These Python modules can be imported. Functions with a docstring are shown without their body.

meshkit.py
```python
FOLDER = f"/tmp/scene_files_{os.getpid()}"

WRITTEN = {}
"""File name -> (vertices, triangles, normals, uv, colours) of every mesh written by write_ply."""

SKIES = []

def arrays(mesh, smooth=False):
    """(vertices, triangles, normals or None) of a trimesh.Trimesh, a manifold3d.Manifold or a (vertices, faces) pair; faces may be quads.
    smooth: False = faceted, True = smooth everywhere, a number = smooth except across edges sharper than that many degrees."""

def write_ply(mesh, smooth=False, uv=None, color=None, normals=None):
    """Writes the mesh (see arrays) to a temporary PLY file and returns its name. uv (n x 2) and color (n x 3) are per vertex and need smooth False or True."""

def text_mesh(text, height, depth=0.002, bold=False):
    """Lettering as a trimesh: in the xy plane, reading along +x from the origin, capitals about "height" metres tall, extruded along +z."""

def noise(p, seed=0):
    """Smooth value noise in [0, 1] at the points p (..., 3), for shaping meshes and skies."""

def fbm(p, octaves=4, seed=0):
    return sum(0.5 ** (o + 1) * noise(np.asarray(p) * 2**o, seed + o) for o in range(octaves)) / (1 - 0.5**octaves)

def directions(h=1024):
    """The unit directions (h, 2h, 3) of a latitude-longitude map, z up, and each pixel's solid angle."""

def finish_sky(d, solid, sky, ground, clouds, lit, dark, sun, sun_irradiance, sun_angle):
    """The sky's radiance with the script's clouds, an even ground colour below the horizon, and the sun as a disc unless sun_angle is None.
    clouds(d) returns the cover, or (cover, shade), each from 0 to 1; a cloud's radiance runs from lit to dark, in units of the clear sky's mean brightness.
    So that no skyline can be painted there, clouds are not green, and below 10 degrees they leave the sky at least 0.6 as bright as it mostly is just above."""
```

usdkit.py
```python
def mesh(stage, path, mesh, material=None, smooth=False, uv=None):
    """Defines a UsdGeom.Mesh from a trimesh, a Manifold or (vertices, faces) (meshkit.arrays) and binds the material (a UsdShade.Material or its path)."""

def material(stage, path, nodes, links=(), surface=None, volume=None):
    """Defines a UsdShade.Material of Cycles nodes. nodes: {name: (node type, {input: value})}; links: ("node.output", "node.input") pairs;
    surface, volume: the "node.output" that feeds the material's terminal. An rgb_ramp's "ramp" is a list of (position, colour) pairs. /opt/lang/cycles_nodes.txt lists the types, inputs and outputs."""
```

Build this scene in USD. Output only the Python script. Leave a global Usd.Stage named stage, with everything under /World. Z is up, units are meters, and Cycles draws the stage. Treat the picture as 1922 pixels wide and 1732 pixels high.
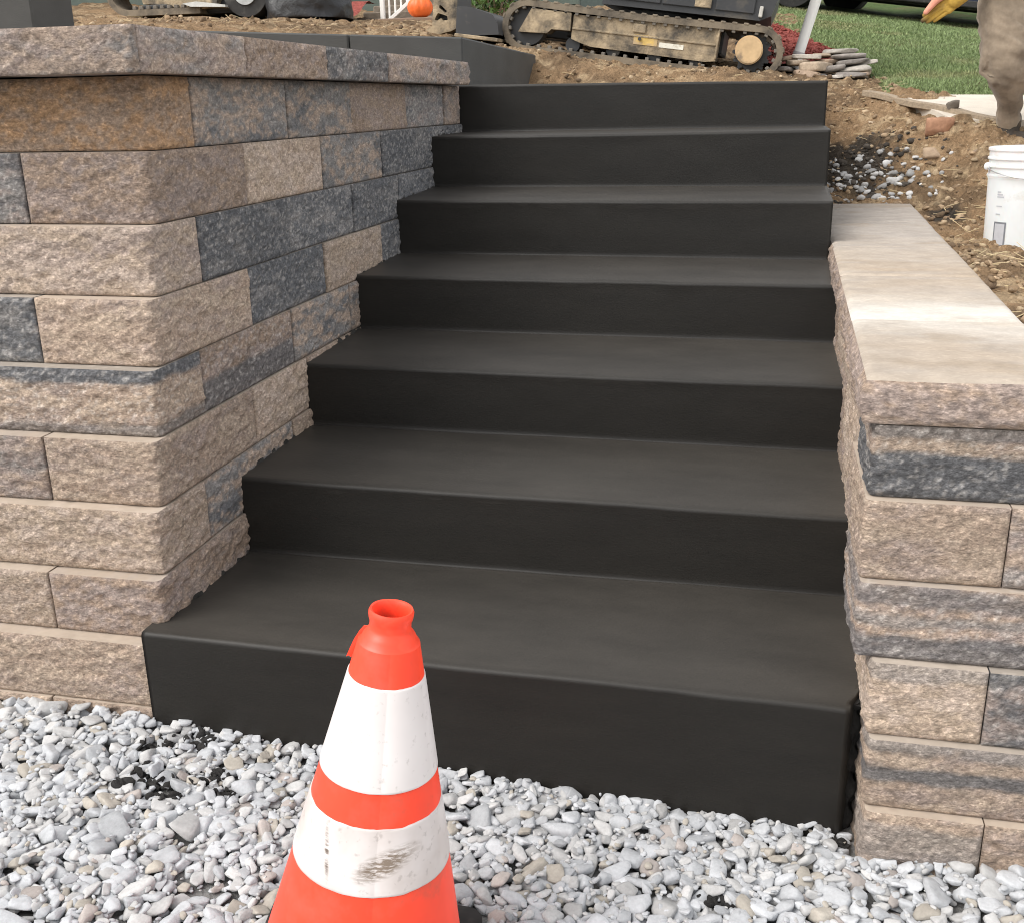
import math, numpy as np, trimesh, usdkit, meshkit
from pxr import Usd, UsdGeom, UsdLux, UsdShade, Gf, Sdf, Vt
from scipy.interpolate import RBFInterpolator
from scipy.spatial.transform import Rotation as Rot
stage = Usd.Stage.CreateInMemory()
UsdGeom.SetStageUpAxis(stage, 'Z'); UsdGeom.SetStageMetersPerUnit(stage, 1.0)
world = UsdGeom.Xform.Define(stage, '/World'); stage.SetDefaultPrim(world.GetPrim())
UsdGeom.Scope.Define(stage, '/World/Looks')
rng = np.random.default_rng(7)

# ------------------------------------------------------------------ camera, sky, sun, exposure
CAM = np.array([1.2404, -1.8561, 1.2471]); YAW, PIT, ROL, FPX = -.23239, .32606, -.020655, 1993.63
fw = np.array([math.sin(YAW)*math.cos(PIT), math.cos(YAW)*math.cos(PIT), -math.sin(PIT)])
rt = np.array([math.cos(YAW), -math.sin(YAW), 0]); up = np.cross(rt, fw)
r2 = rt*math.cos(ROL)+up*math.sin(ROL); u2 = -rt*math.sin(ROL)+up*math.cos(ROL)
cam = UsdGeom.Camera.Define(stage, '/World/camera')
M = np.eye(4); M[0, :3], M[1, :3], M[2, :3], M[3, :3] = r2, u2, -fw, CAM
cam.AddTransformOp().Set(Gf.Matrix4d(*M.ravel().tolist()))
cam.CreateHorizontalApertureAttr(36.0); cam.CreateVerticalApertureAttr(36.0*922/1024)
cam.CreateFocalLengthAttr(36.0*FPX/1922); cam.CreateClippingRangeAttr(Gf.Vec2f(.05, 2000))
cam.CreateExposureAttr(1.0)
SUN = np.array([-.48, -.40, .78]); SUN /= np.linalg.norm(SUN)
sun = UsdLux.DistantLight.Define(stage, '/World/sun')
sun.CreateIntensityAttr(.34); sun.CreateAngleAttr(40.0); sun.CreateNormalizeAttr(True); sun.CreateColorAttr(Gf.Vec3f(1, .965, .915))
zx = SUN; xx = np.cross([0, 0, 1], zx); xx /= np.linalg.norm(xx); yx = np.cross(zx, xx)
M = np.eye(4); M[0, :3], M[1, :3], M[2, :3] = xx, yx, zx
sun.AddTransformOp().Set(Gf.Matrix4d(*M.ravel().tolist()))
usdkit.material(stage, '/World/Looks/sky', {
    'sky': ('sky_texture', {'sky_type': 'single_scattering', 'sun_disc': False, 'sun_elevation': float(math.asin(SUN[2])), 'sun_rotation': float(math.atan2(SUN[0], SUN[1]))}),
    'tc': ('texture_coordinate', {}), 'mp': ('mapping', {'scale': (1, 1, 2.2)}),
    'n': ('noise_texture', {'scale': 2.2, 'detail': 6, 'roughness': .55}),
    'r': ('rgb_ramp', {'ramp': [(.30, (.62, .62, .62)), (.62, (.97, .97, .97))]}),
    'hs': ('hsv', {'saturation': .06, 'value': 1.35}),
    'tint': ('mix', {'mix_type': 'multiply', 'fac': 1.0, 'color2': (1.03, 1.0, .955)}),
    'm': ('mix', {}), 'sx': ('separate_xyz', {}), 'mr': ('map_range', {'from_min': 0.0, 'from_max': 0.9, 'to_min': .62, 'to_max': 1.22, 'clamp': True}),
    'gr': ('mix', {'mix_type': 'multiply', 'fac': 1.0}), 'bg': ('background_shader', {'strength': .135})},
    [('tc.generated', 'mp.vector'), ('mp.vector', 'n.vector'), ('n.fac', 'r.fac'), ('sky.color', 'hs.color'), ('hs.color', 'tint.color1'),
     ('r.color', 'm.fac'), ('sky.color', 'm.color1'), ('tint.color', 'm.color2'), ('m.color', 'gr.color1'), ('tc.generated', 'sx.vector'), ('sx.z', 'mr.value'), ('mr.result', 'gr.color2'), ('gr.color', 'bg.color')], surface='bg.background')
dome = UsdLux.DomeLight.Define(stage, '/World/sky')
UsdShade.MaterialBindingAPI.Apply(dome.GetPrim()).Bind(UsdShade.Material.Get(stage, '/World/Looks/sky'))
dome.GetPrim().SetCustomDataByKey('kind', 'structure')

# ------------------------------------------------------------------ helpers
names = {}
def numbered(path):
    n = names.get(path, -1)+1; names[path] = n
    return path if n == 0 else f'{path}_{n:03d}'
def tag(p, label=None, cat=None, group=None, kind=None):
    p = p.GetPrim() if hasattr(p, 'GetPrim') else p
    for k, v in (('label', label), ('category', cat), ('group', group), ('kind', kind)):
        if v: p.SetCustomDataByKey(k, v)
    return p
def thing(name, label, cat, loc=(0, 0, 0), group=None, rot=None):
    x = UsdGeom.Xform.Define(stage, numbered('/World/'+name)); x.AddTranslateOp().Set(Gf.Vec3d(*map(float, loc)))
    if rot is not None: x.AddRotateXYZOp().Set(Gf.Vec3f(*map(float, rot)))
    return tag(x, label, cat, group)
def obj(name, mesh, mat, parent=None, smooth=30, col=None, label=None, top=None):
    path = numbered((str(parent.GetPath()) if parent else '/World')+'/'+name)
    m = usdkit.mesh(stage, path, mesh, mat, smooth)
    if col is not None:
        UsdGeom.PrimvarsAPI(m).CreatePrimvar('col', Sdf.ValueTypeNames.Color3fArray, 'vertex').Set(Vt.Vec3fArray.FromNumpy(np.asarray(col, np.float32)))
    if top is not None: UsdGeom.PrimvarsAPI(m).CreatePrimvar('sawn', Sdf.ValueTypeNames.Color3fArray, 'vertex').Set(Vt.Vec3fArray.FromNumpy(np.repeat(np.asarray(top, np.float32)[:, None], 3, 1)))
    if label: m.GetPrim().SetCustomDataByKey('label', label)
    return m.GetPrim()
def cat(*ms): return trimesh.util.concatenate([m for m in ms if m is not None])
def box(x0, x1, y0, y1, z0, z1): return trimesh.creation.box(bounds=[[x0, y0, z0], [x1, y1, z1]])
def bbox(x0, x1, y0, y1, z0, z1, c=.006):
    """box with chamfered edges"""
    v = []
    for sx in (0, 1):
        for sy in (0, 1):
            for sz in (0, 1):
                p = np.array([(x0, x1)[sx], (y0, y1)[sy], (z0, z1)[sz]], float); s = np.array([1-2*sx, 1-2*sy, 1-2*sz])*c
                for k in range(3):
                    q = p.copy(); q += s; q[k] -= s[k]; v.append(q)
    return trimesh.convex.convex_hull(np.array(v))
def tube(pts, rad, sides=10, caps=True):
    p = np.asarray(pts, float); rad = np.broadcast_to(rad, (len(p),))
    t = np.gradient(p, axis=0); t /= np.linalg.norm(t, axis=1, keepdims=True)
    a = np.cross(t, [0, 0, 1.0] if abs(t[0][2]) < .9 else [1.0, 0, 0]); a /= np.linalg.norm(a, axis=1, keepdims=True); b = np.cross(t, a)
    th = np.arange(sides)*2*np.pi/sides
    v = (p[:, None]+rad[:, None, None]*(np.cos(th)[None, :, None]*a[:, None]+np.sin(th)[None, :, None]*b[:, None])).reshape(-1, 3)
    f = []
    for i in range(len(p)-1):
        for j in range(sides):
            q = [i*sides+j, i*sides+(j+1) % sides, (i+1)*sides+(j+1) % sides, (i+1)*sides+j]; f += [[q[0], q[1], q[2]], [q[0], q[2], q[3]]]
    if caps:
        n = len(v); v = np.vstack([v, p[0], p[-1]])
        for j in range(sides):
            f += [[n, (j+1) % sides, j], [n+1, (len(p)-1)*sides+j, (len(p)-1)*sides+(j+1) % sides]]
    m = trimesh.Trimesh(v, f, process=False); m.fix_normals(); return m
def revolve(prof, n=48): return trimesh.creation.revolve(np.array(prof, float), sections=n)
def moved(m, T=(0, 0, 0), R=None):
    m = m.copy()
    if R is not None: m.vertices = m.vertices@np.asarray(R).T
    m.apply_translation(T); return m
def sstep(a, b, x):
    t = np.clip((x-a)/(b-a), 0, 1); return t*t*(3-2*t)
fbm, noise = meshkit.fbm, meshkit.noise
def lin(r, g, b):
    c = np.array([r, g, b])/255.; return tuple(np.where(c <= .04045, c/12.92, ((c+.055)/1.055)**2.4))
def mat(name, color=(.5, .5, .5), rough=.7, spec=.4, vcol=False, var=.25, vscale=30., bump=.0, bscale=60., bdist=.01, dirt=None, dscale=4., dfac=(.45, .6), stretch=(1, 1, 1), fine=None, obj_space=False, metallic=0., extra=None, detail=4, sawn=False):
    """principled with noise tone variation, optional dirt colour patches and bump"""
    N = {'g': ('texture_coordinate', {}) if obj_space else ('geometry', {}), 'mp': ('mapping', {'scale': stretch}),
         'n1': ('noise_texture', {'scale': vscale, 'detail': detail, 'roughness': .6}),
         'r1': ('rgb_ramp', {'ramp': [(.25, (1-var,)*3), (.75, (1+var,)*3)]}), 'm1': ('mix', {'mix_type': 'multiply', 'fac': 1.0}),
         'p': ('principled_bsdf', {'roughness': rough, 'specular_ior_level': spec, 'metallic': metallic, **(extra or {})})}
    src = 'g.object' if obj_space else 'g.position'
    Lk = [(src, 'mp.vector'), ('mp.vector', 'n1.vector'), ('n1.fac', 'r1.fac'), ('r1.color', 'm1.color2')]
    if vcol:
        N['a'] = ('attribute', {'attribute': 'col'}); Lk.append(('a.color', 'm1.color1'))
    else: N['m1'][1]['color1'] = color
    out = 'm1.color'
    if dirt is not None:
        N['n2'] = ('noise_texture', {'scale': dscale, 'detail': 6, 'roughness': .65}); N['r2'] = ('rgb_ramp', {'ramp': [(dfac[0], (0, 0, 0)), (dfac[1], (1, 1, 1))]})
        N['m2'] = ('mix', {'color2': dirt}); Lk += [('mp.vector', 'n2.vector'), ('n2.fac', 'r2.fac'), ('r2.color', 'm2.fac'), (out, 'm2.color1')]; out = 'm2.color'
    if fine is not None:   # sparse bright / dark grains: (scale, [(pos, multiplier)...])
        N['n3'] = ('noise_texture', {'scale': fine[0], 'detail': 2, 'roughness': .7}); N['r3'] = ('rgb_ramp', {'ramp': [(a, (b,)*3) for a, b in fine[1]]})
        N['m3'] = ('mix', {'mix_type': 'multiply', 'fac': 1.0}); Lk += [('mp.vector', 'n3.vector'), ('n3.fac', 'r3.fac'), (out, 'm3.color1'), ('r3.color', 'm3.color2')]; out = 'm3.color'
    if sawn:   # the sawn beds of a block are plain and smooth: no split grain there
        N['sa'] = ('attribute', {'attribute': 'sawn'}); N['ms'] = ('mix', {}); Lk += [('sa.fac', 'ms.fac'), (out, 'ms.color1'), ('a.color', 'ms.color2')]; out = 'ms.color'
    Lk.append((out, 'p.base_color'))
    if bump:
        N['nb'] = ('noise_texture', {'scale': bscale, 'detail': 5, 'roughness': .65}); N['b'] = ('bump', {'strength': bump, 'distance': bdist})
        Lk += [('mp.vector', 'nb.vector'), ('nb.fac', 'b.height'), ('b.normal', 'p.normal')]
        if sawn: N['si'] = ('math', {'math_type': 'multiply_add', 'value2': -.85*bump, 'value3': bump}); Lk += [('sa.fac', 'si.value1'), ('si.value', 'b.strength')]
    return usdkit.material(stage, '/World/Looks/'+name, N, Lk, surface='p.BSDF')

MT = {}
MT['stone'] = mat('split_stone', rough=.93, spec=.25, vcol=True, var=.34, vscale=80, stretch=(.8, .8, 1.2), bump=.9, bscale=105, bdist=.010, fine=(170, [(.0, .66), (.38, .80), (.5, 1.0), (.60, 1.15), (.70, 1.6)]), sawn=True)
MT['capstone'] = mat('cap_stone', rough=.9, spec=.25, vcol=True, var=.34, vscale=80, stretch=(.6, 1., 1.2), bump=.9, bscale=105, bdist=.008, fine=(170, [(.0, .66), (.38, .80), (.5, 1.0), (.60, 1.15), (.70, 1.6)]), sawn=True)
MT['core'] = mat('wall_core', (.05, .045, .04), .95)
MT['step'] = mat('charcoal_overlay', rough=.52, spec=.30, vcol=True, var=.26, vscale=7, stretch=(.5, 1.3, 2.2), bump=.13, bscale=150, bdist=.004, fine=(420, [(.3, .84), (.55, 1.0), (.8, 1.25)]), detail=7)
MT['stepedge'] = mat('dark_mortar', (.018, .017, .016), .8, .3, bump=.6, bscale=150, bdist=.006)
MT['gravel'] = mat('gravel_stone', rough=.8, spec=.3, vcol=True, var=.13, vscale=45, bump=.3, bscale=220, bdist=.003, fine=(160, [(.3, .9), (.55, 1.0), (.8, 1.08)]))
MT['soil'] = mat('stone_dust', (.20, .198, .193), .95, .2, bump=.8, bscale=80, bdist=.02)
MT['dirt'] = mat('clay_dirt', rough=.97, spec=.15, vcol=True, var=.30, vscale=55, bump=1., bscale=75, bdist=.02, fine=(150, [(.3, .7), (.5, 1.0), (.75, 1.3)]), detail=6)
MT['clod'] = mat('dirt_clod', rough=.97, spec=.15, vcol=True, var=.3, vscale=40, bump=.7, bscale=90, bdist=.01)

# ------------------------------------------------------------------ split-faced wall block
PAL = dict(tan=(.345, .263, .203), buff=(.372, .292, .223), mauve=(.298, .238, .208), pink=(.392, .316, .262), rust=(.430, .270, .155), char=(.105, .107, .113), grey=(.215, .203, .194), brown=(.265, .195, .145))
PAL = {k: np.array(v) for k, v in PAL.items()}
def tone(p, kind, seed, zr):
    """colour of the stone itself: blended pigments in each block (zr: relative height in the block)"""
    a = fbm(p*[7, 7, 16]+seed*3.1, 4, seed); b = fbm(p*[14, 14, 30]+seed*1.7+9, 4, seed+5); c = fbm(p*[60, 60, 75]+seed, 3, seed+11)
    def mixd(*ks):
        out = np.repeat(PAL[ks[0]][None], len(p), 0)
        for i, k in enumerate(ks[1:]):
            w = (sstep(.36, .70, (a, b)[i % 2]+.75*(c-.5))*.85)[:, None]; out = out*(1-w)+PAL[k]*w
        return out
    K = dict(tan=('tan', 'mauve', 'buff'), buff=('buff', 'tan', 'pink'), mauve=('mauve', 'tan', 'brown'), pink=('pink', 'mauve', 'buff'), rust=('rust', 'tan', 'brown'),
             char=('char', 'grey', 'char'), mix=('grey', 'char', 'tan'), grey=('grey', 'mauve', 'char'), greytan=('mauve', 'grey', 'tan'), brown=('tan', 'brown', 'mauve'))
    if isinstance(kind, str): col = mixd(*K[kind])
    else:
        base, bands = kind
        col = mixd(*K[base])
        for z0, z1, k, s in bands:
            q = zr+.22*(a-.5)+.12*(b-.5); w = np.clip(sstep(z0-.05, z0+.04, q)*(1-sstep(z1-.04, z1+.05, q))*s*1.12*sstep(.12, .36, b+.3*(c-.3)), 0, .97)[:, None]
            col = col*(1-w)+PAL[k]*w
    d = fbm(p*[120, 120, 140]+seed*2, 2, seed+17)
    fl = sstep(.60, .74, fbm(p*[105, 105, 130]+seed*4, 2, seed+23)+(.035 if col.mean() < .20 else 0))[:, None]*(.62 if col.mean() < .20 else .16)
    col = col*(.56+.50*c+.38*d)[:, None]*(.86+.26*((seed*.6180339) % 1)); col = col*(1-fl)+(col*.5+np.array([.30, .28, .26]))*fl
    return col
def lines(a, b, ra, rb, res, fine=.03):
    """grid lines from a to b, fine near an end whose face is rough or all along"""
    n = max(2, int(round((b-a)/res)))
    if ra == 'all': return np.linspace(a, b, n+1)
    o = [a, b]
    if ra: o += list(a+np.arange(1, int(fine/res)+1)*res)
    if rb: o += list(b-np.arange(1, int(fine/res)+1)*res)
    o += list(np.linspace(a, b, 4)); o = np.unique(np.round(o, 5)); return o[np.concatenate([[True], np.diff(o) > .0015])]
def block(x0, x1, y0, y1, z0, z1, faces, seed, kind, res=.0055, bulge=.004, rough=.0125, rnd=.022, chamf=.0022, kink=1.):
    R = {f: f in faces for f in ('-x', '+x', '-y', '+y', '-z', '+z')}
    xs = lines(x0, x1, 'all' if R['-y'] or R['+y'] or R['+z'] == 2 else R['-x'], R['+x'], res)
    ys = lines(y0, y1, 'all' if R['-x'] or R['+x'] else R['-y'], R['+y'], res)
    zs = lines(z0, z1, 'all', None, res)
    V, F, n, TP = [], [], 0, []
    def face(us, vs, fn, flip, top=0):
        nonlocal n
        U, W = np.meshgrid(us, vs, indexing='ij'); P = fn(U.ravel(), W.ravel()); V.append(P); TP.append(np.full(len(P), float(top)))
        i, j = np.meshgrid(np.arange(len(us)-1), np.arange(len(vs)-1), indexing='ij'); k = len(vs)
        q = np.stack([i*k+j, (i+1)*k+j, (i+1)*k+j+1, i*k+j+1], -1).reshape(-1, 4)+n
        if flip: q = q[:, ::-1]
        F.append(np.vstack([q[:, [0, 1, 2]], q[:, [0, 2, 3]]])); n += len(P)
    full = lambda v, u: np.full_like(u, v)
    face(xs, zs, lambda u, w: np.stack([u, full(y0, u), w], 1), False); face(xs, zs, lambda u, w: np.stack([u, full(y1, u), w], 1), True)
    face(ys, zs, lambda u, w: np.stack([full(x0, u), u, w], 1), True); face(ys, zs, lambda u, w: np.stack([full(x1, u), u, w], 1), False)
    face(xs, ys, lambda u, w: np.stack([u, w, full(z1, u)], 1), False, 1); face(xs, ys, lambda u, w: np.stack([u, w, full(z0, u)], 1), True)
    P = np.vstack(V); Fa = np.vstack(F)
    key, inv = np.unique(np.round(np.hstack([P, np.concatenate(TP)[:, None]]), 5), axis=0, return_inverse=True); P = key[:, :3]; istop = key[:, 3]; Fa = inv.ravel()[Fa]
    D = np.zeros_like(P)
    s3 = np.array([seed*.37, seed*.71, seed*.53])
    lo = fbm(P*[13, 13, 20]+s3, 3, seed); mid = fbm(P*[32, 32, 50]+s3, 3, seed+3); hi = fbm(P*[85, 85, 110]+s3, 2, seed+6)
    ridge = np.abs(fbm(P*[20, 20, 34]+s3+40, 3, seed+8)-.5)*2
    dist = {'-x': P[:, 0]-x0, '+x': x1-P[:, 0], '-y': P[:, 1]-y0, '+y': y1-P[:, 1], '-z': P[:, 2]-z0, '+z': z1-P[:, 2]}
    nrm = {'-x': (-1, 0, 0), '+x': (1, 0, 0), '-y': (0, -1, 0), '+y': (0, 1, 0)}
    for f in faces:
        ax = f[1]; e = np.full(len(P), 9.)
        for g in dist:
            if g[1] != ax and g not in faces: e = np.minimum(e, dist[g])
        jag = .006*hi
        h = sstep(0, .010, e-.3*jag)*(bulge*(.35+1.1*(lo-.25))+rough*1.5*(mid-.5)+rough*.75*(hi-.5)-rough*.9*kink*ridge*sstep(.3, .8, lo)) - chamf*(1-sstep(0, .007, e))
        D += np.array(nrm[f])*(h*np.exp(-(dist[f]/.012)**2))[:, None]
    for fa, fb in (('-y', '+x'), ('-y', '-x')):
        if fa in faces and fb in faces:
            r = rnd; d1, d2 = dist[fa], dist[fb]; m = (d1 < r) & (d2 < r)
            q = np.stack([r-d1[m], r-d2[m]], 1); L = np.linalg.norm(q, axis=1, keepdims=True)+1e-9; q2 = q/L*np.minimum(L, np.max(q, 1, keepdims=True)); dq = q2-q
            D[m] += dq[:, :1]*np.array(nrm[fa])+dq[:, 1:]*np.array(nrm[fb])
            D[m] *= .85
    col = tone(P, kind, seed, (P[:, 2]-z0)/(z1-z0)); wt = istop[:, None]*.58; col = col*(1-wt)+np.array([.40, .342, .28])*(.86+.28*lo[:, None])*wt
    return trimesh.Trimesh(P+D, Fa, process=False), col, istop
def put_block(parent, name, args, faces, seed, kind, material='stone', **k):
    m, c, t = block(*args, faces, seed, kind, **k)
    return obj(name, m, MT[material], parent, True, c, top=t)

# ------------------------------------------------------------------ left retaining wall
G = .0013; GV = .0026
wallL = thing('retaining_wall', 'tall split-stone block retaining wall left of the dark stairs, with overhanging cap stones', 'retaining wall')
Z = [1.316, 1.163, 1.011, .860, .712, .562, .413, .265, .124, -.030, -.17]
SJ = {1: [.47, .985, 1.467, 2.027, 2.508, 2.735], 2: [.699, 1.197, 1.714, 2.242, 2.76], 3: [.418, .917, 1.412, 1.86, 2.3], 4: [.64, 1.14, 1.638, 2.12], 5: [.349, .865, 1.301, 1.8], 6: [.579, .93, 1.4], 7: [.288, .79, 1.3], 8: [.50], 9: [.42], 10: [.3]}
FJ = {2: [-.349], 4: [-.319], 6: [-.298], 8: [-.289], 10: [-.3]}
SK = {1: ['rust', 'mix', 'mix', 'brown', 'grey', 'greytan'], 2: ['mauve', 'buff', 'mix', 'char', 'char'], 3: ['pink', 'char', 'char', 'char', 'char'], 4: ['tan', 'char', 'buff', 'char'],
      5: [('tan', [(.80, 1.3, 'char', .9), (-.1, .16, 'char', .55)]), ('mauve', [(-.2, .45, 'char', .7)]), 'mix', 'mix'], 6: ['tan', 'buff', 'tan'], 7: ['buff', 'mix', 'tan'], 8: ['mauve'], 9: ['tan'], 10: ['tan']}
FK = {1: 'tan', 2: 'grey', 3: 'mauve', 4: 'char', 5: 'mauve', 6: 'greytan', 7: 'mauve', 8: 'buff', 9: 'tan', 10: 'tan'}
sd = 1
for j in range(1, 11):
    zt, zb = Z[j-1]-G, Z[j]+G*.5
    yf = .0066+.24*Z[j]; xs = -.033*Z[j]-.006
    if j == 10: yf = .0066+.24*Z[9]-.007
    fx = FJ.get(j, [-.56])[0]
    sd += 1
    put_block(wallL, 'block', (fx+GV, xs, yf, SJ[j][0]-G, zb, zt), ('-y', '+x'), sd, SK[j][0])
    for i in range(1, len(SJ[j])):
        y0, y1 = SJ[j][i-1], SJ[j][i]
        tread = .16+.191*math.floor(y0/.457)
        if zt < tread: break
        sd += 1; put_block(wallL, 'block', (xs-.24, xs+.004*rng.uniform(-1, 1), y0+GV, y1-GV*rng.uniform(.3, 1.3), zb, zt), ('+x',), sd, SK[j][i], bulge=.003, rough=.0095)
    x = fx
    for i in range(2):
        sd += 1; put_block(wallL, 'block', (x-.5+G, x-GV, yf+.003*rng.uniform(-1, 1), yf+.24, zb, zt), ('-y',), sd, FK[j] if i == 0 else ['tan', 'grey', 'mauve', 'char'][(j+i) % 4], res=.0055 if i == 0 else .02)
        x -= .5
    obj('core_fill', box(-1.45, xs-.05, yf+.05, 2.73 if j == 1 else min(2.9, .457*(8-j)+.6), Z[j], Z[j-1]), MT['core'], wallL, False)
CZ0, CZ1 = 1.3175, 1.407
cy0, cxs = .165, .010
CJ = [cy0, .66, 1.172, 1.697, 2.225, 2.712]; CKD = ['greytan', 'mauve', 'grey', 'greytan', 'greytan']
for i in range(5):
    sd += 1
    if i == 0: put_block(wallL, 'cap_block', (-.30, cxs, CJ[0]+.024, CJ[1]-GV, CZ0, CZ1), ('+x',), sd, CKD[i])
    else: put_block(wallL, 'cap_block', (-.30, cxs+.003*rng.uniform(-1, 1), CJ[i]+GV, CJ[i+1]-GV, CZ0, CZ1), ('+x',) if i < 4 else ('+x', '+y'), sd, CKD[i])
for i in range(3):
    sd += 1; put_block(wallL, 'cap_block', ((-.47, cxs+.001)[0]-.46*i+G, (cxs+.001 if i == 0 else -.47-.46*(i-1)-G), cy0, cy0+(.021 if i == 0 else .3), CZ0, CZ1), ('-y', '+x') if i == 0 else ('-y',), sd, ['greytan', 'mauve', 'grey'][i], rnd=.010)
obj('core_fill', box(-.470, -.3035, cy0+.0225, 2.6, CZ0+.001, CZ1-.004), MT['core'], wallL, False)
obj('core_fill', box(-1.35, -.4735, cy0+.30, 2.6, CZ0-.02, CZ1-.012), MT['core'], wallL, False)

# ------------------------------------------------------------------ right retaining wall
wallR = thing('retaining_wall', 'lower split-stone block retaining wall right of the stairs, topped by a pale stained cap', 'retaining wall')
ZR = [.707, .576, .426, .280, .132, -.010, -.16, -.3]
XL = [None, 1.447, 1.441, 1.442, 1.474, 1.479, 1.482, 1.482]
RK = [None, ('tan', [(-.3, .62, 'char', .95), (.86, 1.3, 'char', .6)]), 'tan', ('mauve', [(-.2, .33, 'char', .70), (.47, .62, 'grey', .6), (.72, 1.0, 'char', .55)]), ('buff', [(.8, 1.2, 'grey', .5)]), ('tan', [(.45, .66, 'char', .75), (.85, 1.2, 'grey', .6)]), ('tan', [(.3, .8, 'grey', .5)]), 'tan']
RF = [None, 1.93, 1.681, 1.93, 1.673, 1.93, 1.691, 1.93]
RK2 = [None, 'tan', 'greytan', 'mix', 'grey', 'tan', 'tan', 'tan']
for j in range(1, 8):
    zt, zb = ZR[j-1]-G, ZR[j]+G*.5; yf = -.078+.13*ZR[j]; x0 = XL[j]; sd += 3; GV = .002
    put_block(wallR, 'block', (x0, RF[j]-G, yf, (.24 if j % 2 else .32)-G, zb, zt), ('-y', '-x'), sd, RK[j], bulge=.004, rough=.009, rnd=.014)
    y = .24 if j % 2 else .32
    while y < 3.1 and zt > .13+.191*math.floor(y/.457):
        y1 = min(y+.5, 3.18); sd += 1
        put_block(wallR, 'block', (max(x0, 1.447)+.018, x0+.22, y+G, y1-G, zb, zt), ('-x',), sd, ['tan', 'buff', 'mauve'][sd % 3], bulge=.003, rough=.008, res=.008); y = y1
    x = RF[j]
    for i in range(3):
        sd += 1; put_block(wallR, 'block', (x+G, x+.5-G, yf+.002*rng.uniform(-1, 1), yf+.24, zb, zt), ('-y',), sd, RK2[j] if i == 0 else ['tan', 'grey', 'mauve', 'char'][(j+i) % 4], res=.0055 if i == 0 else .02); x += .5
    obj('core_fill', box(x0+.06, 3.4 if j > 1 else 1.8, yf+.06, 3.1, ZR[j], ZR[j-1]), MT['core'], wallR, False)
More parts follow.
